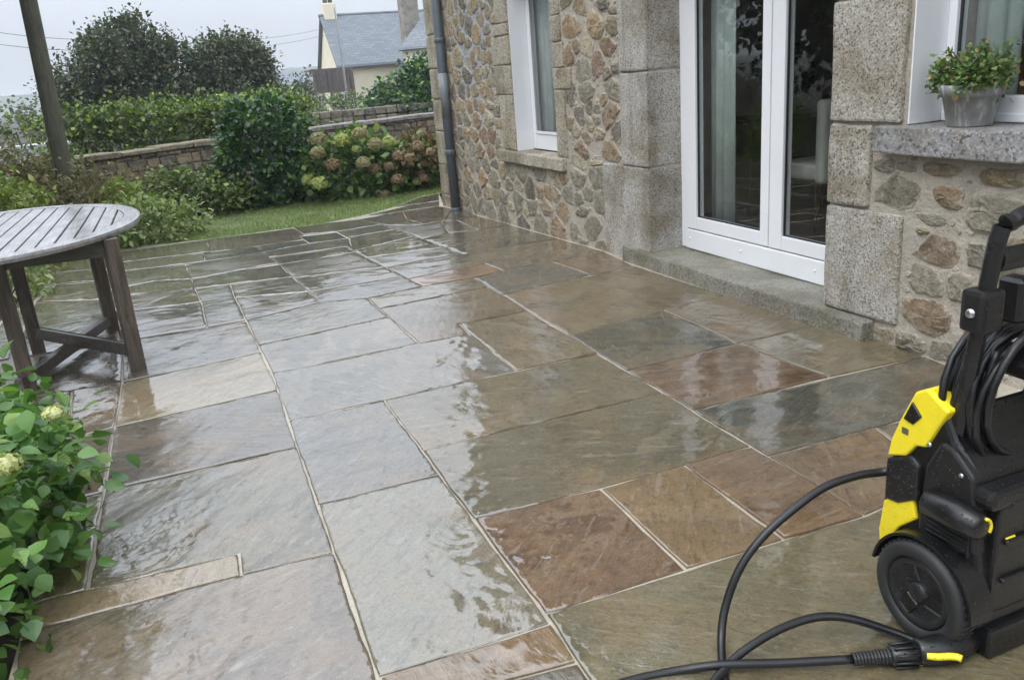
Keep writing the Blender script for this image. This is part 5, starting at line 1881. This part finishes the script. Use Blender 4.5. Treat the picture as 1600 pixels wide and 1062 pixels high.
# ------------------------------------------------------------------ neighbouring house
M_RENDER = simple('cream_render', srgb(226, 218, 192), .9, .004, 6, .06, 1.5)
M_GREYSTONE = simple('grey_stone_far', (.24, .215, .18), .9, .05, 5, .4, 4)
M_FARWOOD = simple('weathered_boards', (.09, .075, .065), .8, .01, 12, .3, 4)
M_DARKGLASS = simple('far_window_glass', (.08, .09, .1), .1)
nb = thing('neighbour_house', 'cream rendered neighbouring house with slate roof and brown chimney', 'house', (12.5, 51, -.6))
bm = bmesh.new()
add_box(bm, 9.7, 18, 50, 56, -.8, 2.5)
v = [bm.verts.new(p) for p in ((9.7, 50, 2.5), (9.7, 56, 2.5), (9.7, 53, 5.2), (18, 50, 2.5), (18, 56, 2.5), (18, 53, 5.2))]
bm.faces.new((v[0], v[2], v[1]))
bm.faces.new((v[3], v[4], v[5]))
from_bm('wall', bm, M_RENDER, nb)
SL = math.hypot(3.25, 2.95)


def slope_plane(name, x0, x1, ye, ze, yr, zr, m, parent, th=.12):
    L = math.hypot(yr - ye, zr - ze)
    a = math.atan2(zr - ze, yr - ye)
    me_o = box(name, 0, x1 - x0, 0, L, 0, th, m, parent, .0)
    me_o.data.transform(Matrix.Translation((x0, ye, ze)) @ Matrix.Rotation(a, 4, 'X'))
    return me_o


def far_slate():
    t = NT('far_slate')
    c = t.coord()
    sp = t.add('SeparateXYZ')
    t.val(sp.inputs[0], c)
    cb = t.add('CombineXYZ')
    t.val(cb.inputs[0], sp.outputs[0])
    t.val(cb.inputs[1], t.math('MULTIPLY', sp.outputs[2], 1.45))
    b = t.add('TexBrick')
    t.val(b.inputs['Vector'], cb.outputs[0])
    b.inputs['Scale'].default_value = 1
    b.inputs['Brick Width'].default_value = .42
    b.inputs['Row Height'].default_value = .2
    b.inputs['Mortar Size'].default_value = .018
    b.inputs['Color1'].default_value = (.11, .13, .15, 1)
    b.inputs['Color2'].default_value = (.165, .185, .205, 1)
    b.inputs['Mortar'].default_value = (.09, .10, .12, 1)
    t.set(Base_Color=b.outputs[0], Roughness=.5, Normal=t.bump(b.outputs['Fac'], .7, -.03))
    return t.m


M_FSLATE = far_slate()
rf = slope_plane('roof', 9.5, 18.2, 49.75, 2.36, 53, 5.3, M_FSLATE, nb)
o = box('roof', 0, 8.7, 0, SL + .1, 0, .12, M_FSLATE, nb)
o.data.transform(Matrix.Translation((18.2, 56.25, 2.36)) @ Matrix.Rotation(math.pi, 4, 'Z') @ Matrix.Rotation(math.atan2(2.94, 3.25), 4, 'X'))
v, f = tube([(9.45, 53, 5.42), (18.2, 53, 5.42)], .1, 8)
mesh('ridge_tiles', v, f, M_FSLATE, rf)
v, f = tube([(9.5, 49.7, 2.36), (18.2, 49.7, 2.36)], .08, 8)
mesh('gutter', v, f, M_PIPE, rf)
ch = box('chimney', 9.75, 10.5, 52.7, 53.3, 4.6, 6.1, M_RENDER, nb, .03)
for k in range(2):
    v, f = lathe([(0, 0), (.14, 0), (.12, .35), (.08, .35)], 10, Matrix.Translation((9.95 + k * .3, 53, 6.1)))
    mesh('chimney_pot', v, f, M_FARWOOD, ch, True)
ar = [tube([(10.3, 53, 6.0), (10.3, 53, 7.3)], .02, 5)] + [tube([(9.9, 53, 6.9 + .13 * k), (10.7, 53, 6.9 + .13 * k)], .012, 4) for k in range(3)]
mesh('aerial', *join(ar), M_METAL, ch)
# right-hand stair tower with chimney
v, f = lathe([(1.9, -.8), (1.9, 3.0)], 18, Matrix.Translation((14.6, 46.5, 0)))
tw = mesh('tower_wall', v, f, M_RENDER, nb, True)
v, f = lathe([(2.2, 2.95), (2.15, 3.06), (.02, 5.3)], 18, Matrix.Translation((14.6, 46.5, 0)))
mesh('tower_roof', v, f, M_FSLATE, nb)
bm = bmesh.new()
add_box(bm, 13.15, 14.1, 47.6, 48.5, -.6, 7.2, .03)
add_box(bm, 13.05, 14.2, 47.5, 48.6, 6.1, 6.25, .02)
from_bm('chimney', bm, M_GREYSTONE, nb)
wf = frame_bars('window', [(13.7, 13.78, 44.83, 44.9, 2.0, 2.9), (14.3, 14.38, 44.7, 44.77, 2.0, 2.9), (13.78, 14.3, 44.76, 44.84, 2.82, 2.9)], nb, M_PVC, 0)
box('pane', 13.78, 14.3, 44.85, 44.87, 2.0, 2.82, M_DARKGLASS, wf)

lt = thing('lean_to', 'brown boarded lean-to with white lattice window beside the cream house', 'shed', (8.2, 47, -.4))
for k in range(12):
    box('board', 7.55 + k * .18, 7.55 + k * .18 + .172, 46.5, 46.56, 1.05 + RD.uniform(-.02, .02), 2.2 + RD.uniform(-.02, .02), M_FARWOOD, lt)
for xx in (7.6, 8.4, 9.65):
    box('post', xx - .06, xx + .06, 46.35, 46.47, -.5, 2.3, M_FARWOOD, lt)
box('roof', 7.5, 9.75, 46.57, 49.0, 2.22, 2.3, M_FARWOOD, lt)
box('side_wall', 8.45, 9.7, 46.7, 46.8, -.6, 1.04, M_RENDER, lt)
wf = frame_bars('window', [(8.6, 8.66, 46.55, 46.62, .0, 1.0), (9.54, 9.6, 46.55, 46.62, .0, 1.0), (8.66, 9.54, 46.55, 46.62, .0, .06), (8.66, 9.54, 46.55, 46.62, .94, 1.0),
                           (8.66, 9.54, 46.56, 46.61, .32, .37), (8.66, 9.54, 46.56, 46.61, .62, .67), (9.08, 9.13, 46.54, 46.62, .07, .93)], lt, M_PVC, 0)
box('pane', 8.66, 9.54, 46.63, 46.66, .06, .94, M_DARKGLASS, wf)

rl = thing('railing', 'grey upright-bar railing in front of the cream house', 'railing', (8.5, 40, -.4))
bm = bmesh.new()
for z in (-.15, .72):
    add_box(bm, 6.4, 11.5, 40, 40.04, z, z + .05)
from_bm('rail', bm, M_GREYSTONE, rl)
for k in range(43):
    box('bar', 6.4 + k * .12, 6.43 + k * .12, 40.045, 40.075, -.3, .8, M_GREYSTONE, rl)
v, f = tube([(7.55, 38, -.3), (7.55, 38, 2.0), (7.5, 38, 4.6)], .035, 8, rs=[.05, .045, .03])
tag(mesh('mast', v, f, M_METAL), 'thin grey metal mast rising in front of the cream house', 'mast')

# hills and the far houses under them
def hill(cx_, cy_, rx, ry, h, m):
    v, f = [], []
    n = 40
    for j in range(9):
        s = 1 - j / 8
        for k in range(n):
            a = 2 * math.pi * k / n
            v.append((cx_ + rx * s * math.cos(a), cy_ + ry * s * math.sin(a), -1 + h * (1 - s * s) * (1 + .12 * math.sin(3 * a + j) + .1 * math.sin(7 * a))))
    for j in range(8):
        for k in range(n):
            f.append((j * n + k, j * n + (k + 1) % n, (j + 1) * n + (k + 1) % n, (j + 1) * n + k))
    return tag(mesh('hill', v, f, m, None, True), kind='structure')


M_HILL = simple('hill_green', (.07, .09, .05), .95, var=.3, vscale=.02)
hill(60, 420, 160, 60, 10, M_HILL)
hill(-70, 460, 160, 60, 8, M_HILL)
fh = thing('far_house', 'pale far-off house with grey roof between the trees and the lean-to', 'house', (15.5, 130, -1))
box('wall', 12.6, 22, 130, 138, -1.2, 1.5, M_RENDER, fh)
v, f = prism([(129.6, 1.4), (138.4, 1.4), (134, 4.0)], 'x', 12.3, 22.3)
mesh('roof', v, f, M_FSLATE, fh)

# ------------------------------------------------------------------ pressure washer
pw = thing('pressure_washer', 'wet black and yellow pressure washer on wheels at the right edge', 'pressure washer', (1.65, 1.25, 0))
X0, X1 = 1.515, 1.80
prism_obj('body', W_BODY, 'x', X0, X1, M_BLACK, pw, .012, 2)
prism_obj('front_cover', W_YU, 'x', X0 - .012, X0 + .12, M_YPLAST, pw, .006, 2)
prism_obj('front_cover_window', W_NOTCH, 'x', X0 - .0165, X0 - .004, M_BLACK, pw, .002, 1)
prism_obj('lower_cover', W_YL, 'x', X0 - .010, X0 + .12, M_YPLAST, pw, .005, 2)
prism_obj('hose_port', W_PORT, 'x', X0 - .016, X0 + .09, M_BLACKM, pw, .008, 2)
prism_obj('side_panel', W_SIDE, 'x', X0 - .014, X0 + .02, M_BLACKM, pw, .008, 2)
# rear panel with recess and ribs
bm = bmesh.new()
ry = W_REAR
add_box(bm, X0 + .03, X1 - .02, ry - .03, ry + .02, .12, .40, .008, 2)
for k in range(3):
    add_box(bm, X0 + .05, X1 - .05, ry - .042, ry - .028, .2 + .1 * k, .215 + .1 * k, .004, 1)
from_bm('rear_panel', bm, M_BLACKM, pw)
box('label_plate', X0 + .055, X0 + .085, ry - .034, ry - .0285, .305, .318, M_YPLAST, pw, .002)
box('base_foot', X0 + .02, X1 - .02, ry - .05, ry + .1, .012, .09, M_BLACK, pw, .01, 2)
box('front_foot', X0 + .04, X1 - .04, 1.3, 1.42, .012, .06, M_BLACK, pw, .01, 2)
box('logo_plate', X0 - .0135, X0 - .0118, 1.333, 1.352, .498, .514, M_METAL, pw, .0)
for yy, zz in ((1.27, .50), (1.16, .33), (1.18, .46), (1.31, .37)):
    v, f = lathe([(0, .003), (.005, .003), (.006, 0)], 10, Matrix.Translation((X0 - .0145, yy, zz)) @ Matrix.Rotation(-math.pi / 2, 4, 'Y'))
    mesh('screw', v, f, M_METAL if zz > .4 else M_BLACK, pw, True)
for k in range(5):
    box('vent_slat', X0 - .018, X0 - .012, 1.15, 1.26, .30 + .0 * k + k * .0125 - .02, .306 + k * .0125 - .02, M_BLACK, pw, .001)
box('seam', X0 - .0165, X0 - .013, 1.142, 1.146, .27, .55 - .14, M_GASKET, pw)
# lance holder
v, f = tube([(X0 - .028, 1.255, .365), (X0 - .03, 1.24, .368), (X0 - .032, 1.16, .372), (X0 - .034, 1.105, .372), (X0 - .034, 1.10, .372)], .03, 14, rs=[.018, .036, .036, .03, .02])
lh = mesh('lance_holder', v, f, M_BLACK, pw, True)
v, f = tube([(X0 - .034 + .0235 * math.sin(k_a), 1.099, .372 + .0235 * math.cos(k_a)) for k_a in [.2 + .22 * k for k in range(10)]], .004, 6)
mesh('holder_ring', v, f, M_YPLAST, lh, True)


def wheel(xo, yc, zc, r, side):
    Mx = Matrix.Translation((xo, yc, zc)) @ Matrix.Rotation(-math.pi / 2 * side, 4, 'Y')
    prof = [(r * .70, .002), (r * .72, .008), (r * .90, .010), (r * .97, .004), (r, -.006), (r, -.040), (r * .95, -.050), (r * .6, -.052), (.01, -.05)]
    ty = mesh('tyre', *lathe(prof, 56, Mx), M_TYRE, None, True)
    parts = []
    for k in range(44):
        a = 2 * math.pi * k / 44
        for s0, s1, da in ((-.004, -.022, .0), (-.024, -.042, .07)):
            c = []
            for rr in (r - .002, r + .0035):
                for ang in (a + da - .03, a + da + .03):
                    for h in (s0, s1):
                        c.append(Mx @ Vector((rr * math.cos(ang), rr * math.sin(ang), h)))
            parts.append((c, [(0, 1, 3, 2), (4, 6, 7, 5), (0, 4, 5, 1), (2, 3, 7, 6), (0, 2, 6, 4), (1, 5, 7, 3)]))
    tr = join(parts)
    hub = lathe([(0.001, .006), (r * .16, .006), (r * .19, .002), (r * .22, -.002), (r * .52, -.003), (r * .56, .002), (r * .64, .006), (r * .69, .004), (r * .70, -.004)], 48, Mx)
    wb = thing_part('wheel', pw)
    ty.parent = wb
    mesh('tread_blocks', *tr, M_TYRE, wb)
    mesh('hub', *hub, M_BLACKM, wb, True)
    sp = []
    for k in range(3):
        a = .5 + 2 * math.pi * k / 3
        bmx = Mx @ Matrix.Rotation(a, 4, 'Z')
        bm = bmesh.new()
        add_box(bm, r * .2, r * .55, -r * .16, r * .16, -.010, .0015, .003, 1, bmx)
        me_ = bpy.data.meshes.new('x')
        bm.to_mesh(me_)
        bm.free()
        sp.append(([v.co.copy() for v in me_.vertices], [tuple(p.vertices) for p in me_.polygons]))
        bpy.data.meshes.remove(me_)
    mesh('spoke', *join(sp), M_BLACK, wb)
    return wb


def thing_part(name, parent):
    """axle stub that carries the wheel pieces"""
    v, f = tube([(X0 - .0, 1.232, .130), (X0 + .03, 1.232, .130)], .015, 10)
    return mesh(name, v, f, M_BLACK, parent, True)


wheel(1.462, 1.235, .131, .1275, 1)
# mudguard
pts = []
gv, gf = [], []
n = 22
for k in range(n + 1):
    a = rad(8) + rad(172) * k / n
    for rr, xx in ((.140, 1.462), (.147, 1.462), (.147, 1.53), (.140, 1.53)):
        gv.append((xx, 1.235 + rr * math.cos(a), .131 + rr * math.sin(a)))
for k in range(n):
    for j in range(4):
        gf.append((k * 4 + j, (k + 1) * 4 + j, (k + 1) * 4 + (j + 1) % 4, k * 4 + (j + 1) % 4))
mesh('mudguard', gv, gf, M_BLACK, pw)
# handle
def handle_bar(name, pts, w, d, parent, m=M_BLACKM):
    P = [Vector(p) for p in pts]
    v, f = [], []
    for i, p in enumerate(P):
        t = (P[min(i + 1, len(P) - 1)] - P[max(i - 1, 0)]).normalized()
        sx_ = Vector((1, 0, 0)) if abs(t.x) < .7 else Vector((0, 0, 1))
        n_ = t.cross(sx_).normalized()
        s_ = n_.cross(t).normalized()
        c = .3
        for a, b in ((-1, -c), (-c, -1), (c, -1), (1, -c), (1, c), (c, 1), (-c, 1), (-1, c)):
            v.append(p + s_ * (a * w / 2) + n_ * (b * d / 2))
    for i in range(len(P) - 1):
        for k in range(8):
            f.append((i * 8 + k, i * 8 + (k + 1) % 8, (i + 1) * 8 + (k + 1) % 8, (i + 1) * 8 + k))
    f += [tuple(range(8))[::-1], tuple(range((len(P) - 1) * 8, len(P) * 8))]
    return mesh(name, v, f, m, parent)


HB = W_HB
HT = W_HT
hnd = handle_bar('handle', smooth_path([HB, Vector(HB).lerp(Vector(HT), .5), HT, (HT[0] + .03, HT[1] - .006, HT[2] + .035), (HT[0] + .08, HT[1] - .008, HT[2] + .048), (HT[0] + .17, HT[1] - .008, HT[2] + .05)], 4), .037, .036, pw)
H2 = (HT[0] + .27, HT[1], HT[2])
handle_bar('handle', smooth_path([(HB[0] + .27, HB[1], HB[2]), H2, (H2[0] - .03, H2[1] - .006, H2[2] + .035), (H2[0] - .1, H2[1] - .008, H2[2] + .05)], 4), .037, .036, pw)
handle_bar('cross_bar', [(HT[0] + .01, HT[1], HT[2] - .045), (HT[0] + .26, HT[1], HT[2] - .045)], .05, .03, pw)
hl = Vector(HB).lerp(Vector(HT), .72)
box('hinge', hl.x - .036, hl.x + .03, hl.y - .03, hl.y + .03, hl.z - .045, hl.z + .05, M_BLACKM, pw, .012, 2)
v, f = lathe([(0, .006), (.009, .006), (.011, 0)], 12, Matrix.Translation((hl.x - .0365, hl.y, hl.z)) @ Matrix.Rotation(-math.pi / 2, 4, 'Y'))
mesh('bolt', v, f, M_METAL, pw, True)
box('catch', hl.x + .07, hl.x + .12, hl.y - .03, hl.y + .03, hl.z - .04, hl.z + .06, M_BLACKM, pw, .008, 1)
sk = Vector(HB)
d_ = (Vector(HT) - Vector(HB)).normalized()
handle_bar('handle_socket', [sk - d_ * .05, sk - d_ * .03, sk + d_ * .07, sk + d_ * .08], .058, .056, pw, M_BLACK)
box('shoulder', X0 - .01, X1 - .03, 1.10, 1.27, .40, .445, M_BLACKM, pw, .015, 2)

# coiled hose on the hook
S = []
cc = Vector(W_COIL) + Vector((-.01, .015, .01))
pts = []
for k in range(0, 13 * 20):
    a = 2 * math.pi * k / 20
    lp = k // 20
    r = .15 + .018 * math.sin(lp * 2.1) + .006 * math.sin(a * 1.3 + lp)
    dy = (-.06 + .0095 * lp) + .008 * math.sin(a * 2 + lp)
    pts.append(cc + Vector((r * math.cos(a) * .95 + .01 * math.sin(lp * 1.7), dy, r * math.sin(a) * 1.05 + .014 * math.cos(lp * 2.3))))
S.append(tube(pts, .0088, 8))
for k in range(2):
    a0 = cc + Vector((-.125, -.04 + .02 * k, .03 - .05 * k))
    S.append(tube(smooth_path([a0 + Vector((.02, 0, .1)), a0, a0 + Vector((.02, .01, -.12)), a0 + Vector((.07, .02, -.2))], 5), .0088, 8))
tag(mesh('coiled_hose', *join(S), M_RUBBER, None, True), 'black hose coiled in loops on the back of the pressure washer', 'hose')
box('hose_hook', cc.x - .06, cc.x + .06, cc.y - .09, cc.y + .07, cc.z + .06, cc.z + .1, M_BLACKM, pw, .01, 1)

# trailing pressure hose
v1 = tube(smooth_path(HOSE1, 7), .0105, 12)
v2 = tube(smooth_path(HOSE2, 7), .0105, 12)
tag(mesh('pressure_hose', *join([v1, v2]), M_RUBBER, None, True), 'black pressure hose looping from the washer across the flagstones', 'hose')

# spray gun
G0, G1 = Vector(GUN[0]), Vector(GUN[1])
gd = (G1 - G0).normalized()
gx = gd.cross(Vector((0, 0, 1))).normalized()
gun = thing('spray_gun', 'black trigger spray gun with yellow trigger lying on the paving before the wheel', 'spray gun', (G0.x, G0.y, 0))
GM = Matrix(((gd.x, gx.x, 0, G0.x), (gd.y, gx.y, 0, G0.y), (gd.z, gx.z, 1, G0.z), (0, 0, 0, 1))) @ Matrix.Diagonal((1.25, 1.15, 1.1, 1))
rsl = []
pp = []
for k in range(23):
    pp.append(GM @ Vector((k * .0032, 0, 0)))
    rsl.append(.0135 + .003 * (k / 22) + (.0022 if k % 2 else 0))
mesh('strain_relief', *tube(pp, .015, 14, rs=rsl), M_BLACKM, gun)
pp = [GM @ Vector((x_, 0, 0)) for x_ in (.068, .072, .118, .122)]
mesh('coupling', *tube(pp, .02, 16, rs=[.017, .0235, .025, .02]), M_BLACK, gun, True)
parts = []
for k in range(10):
    a = 2 * math.pi * k / 10
    parts.append(tube([GM @ Vector((.074, .0245 * math.cos(a), .0245 * math.sin(a))), GM @ Vector((.116, .026 * math.cos(a), .026 * math.sin(a)))], .003, 5))
mesh('grip_ribs', *join(parts), M_BLACKM, gun, True)
bw = [(.118, .0, .026), (.125, .0, .029), (.16, .0, .034), (.20, -.012, .038), (.235, -.035, .036), (.262, -.065, .03), (.28, -.095, .026)]
mesh('gun_body', *tube(smooth_path([GM @ Vector((a, b, .006)) for a, b, c in bw], 4), .03, 14, rs=[.024 + .012 * math.sin(min(1, k / 20) * 3.1) for k in range(25)]), M_BLACK, gun, True)
tg = [(.128, -.030), (.145, -.040), (.165, -.042), (.178, -.048), (.184, -.058)]
mesh('trigger', *tube(smooth_path([GM @ Vector((a, -b * .62 + .004, .014)) for a, b in tg], 4), .0085, 10), M_YPLAST, gun, True)
mesh('collar_stripe', *tube([GM @ Vector((.1225, 0, 0)), GM @ Vector((.127, 0, 0))], .0262, 16), M_YPLAST, gun, True)

# distant hedgerow line on the horizon: reads as one mass
lob = [(-30 + k * 1.6 + RD.uniform(-.5, .5), 62 + RD.uniform(-2, 2), .6 + RD.uniform(-.3, .5), 1.5, 1.2, 1.0 + RD.uniform(0, .9)) for k in range(26)]
hr, _ = foliage('far_hedgerow', lob, 9000, .3, M_TREELEAF2, None, 420, .3, .7)
tag(hr, 'misty hedgerow on the horizon behind the pole', 'hedgerow', kind='stuff')

# ------------------------------------------------------------------ damp air
bm = bmesh.new()
add_box(bm, -410, 410, -65, 905, -3.2, 13.0)
hz = NT('damp_haze')
hz.n.remove(hz.b)
pv_ = hz.add('VolumePrincipled')
pv_.inputs['Color'].default_value = (.93, .96, 1.0, 1)
pv_.inputs['Density'].default_value = .0014
pv_.inputs['Anisotropy'].default_value = .2
hz.l.new(pv_.outputs[0], hz.n['Material Output'].inputs['Volume'])
if True:
    tag(from_bm('haze', bm, hz.m), 'thin damp mist filling the air', 'haze', kind='stuff')
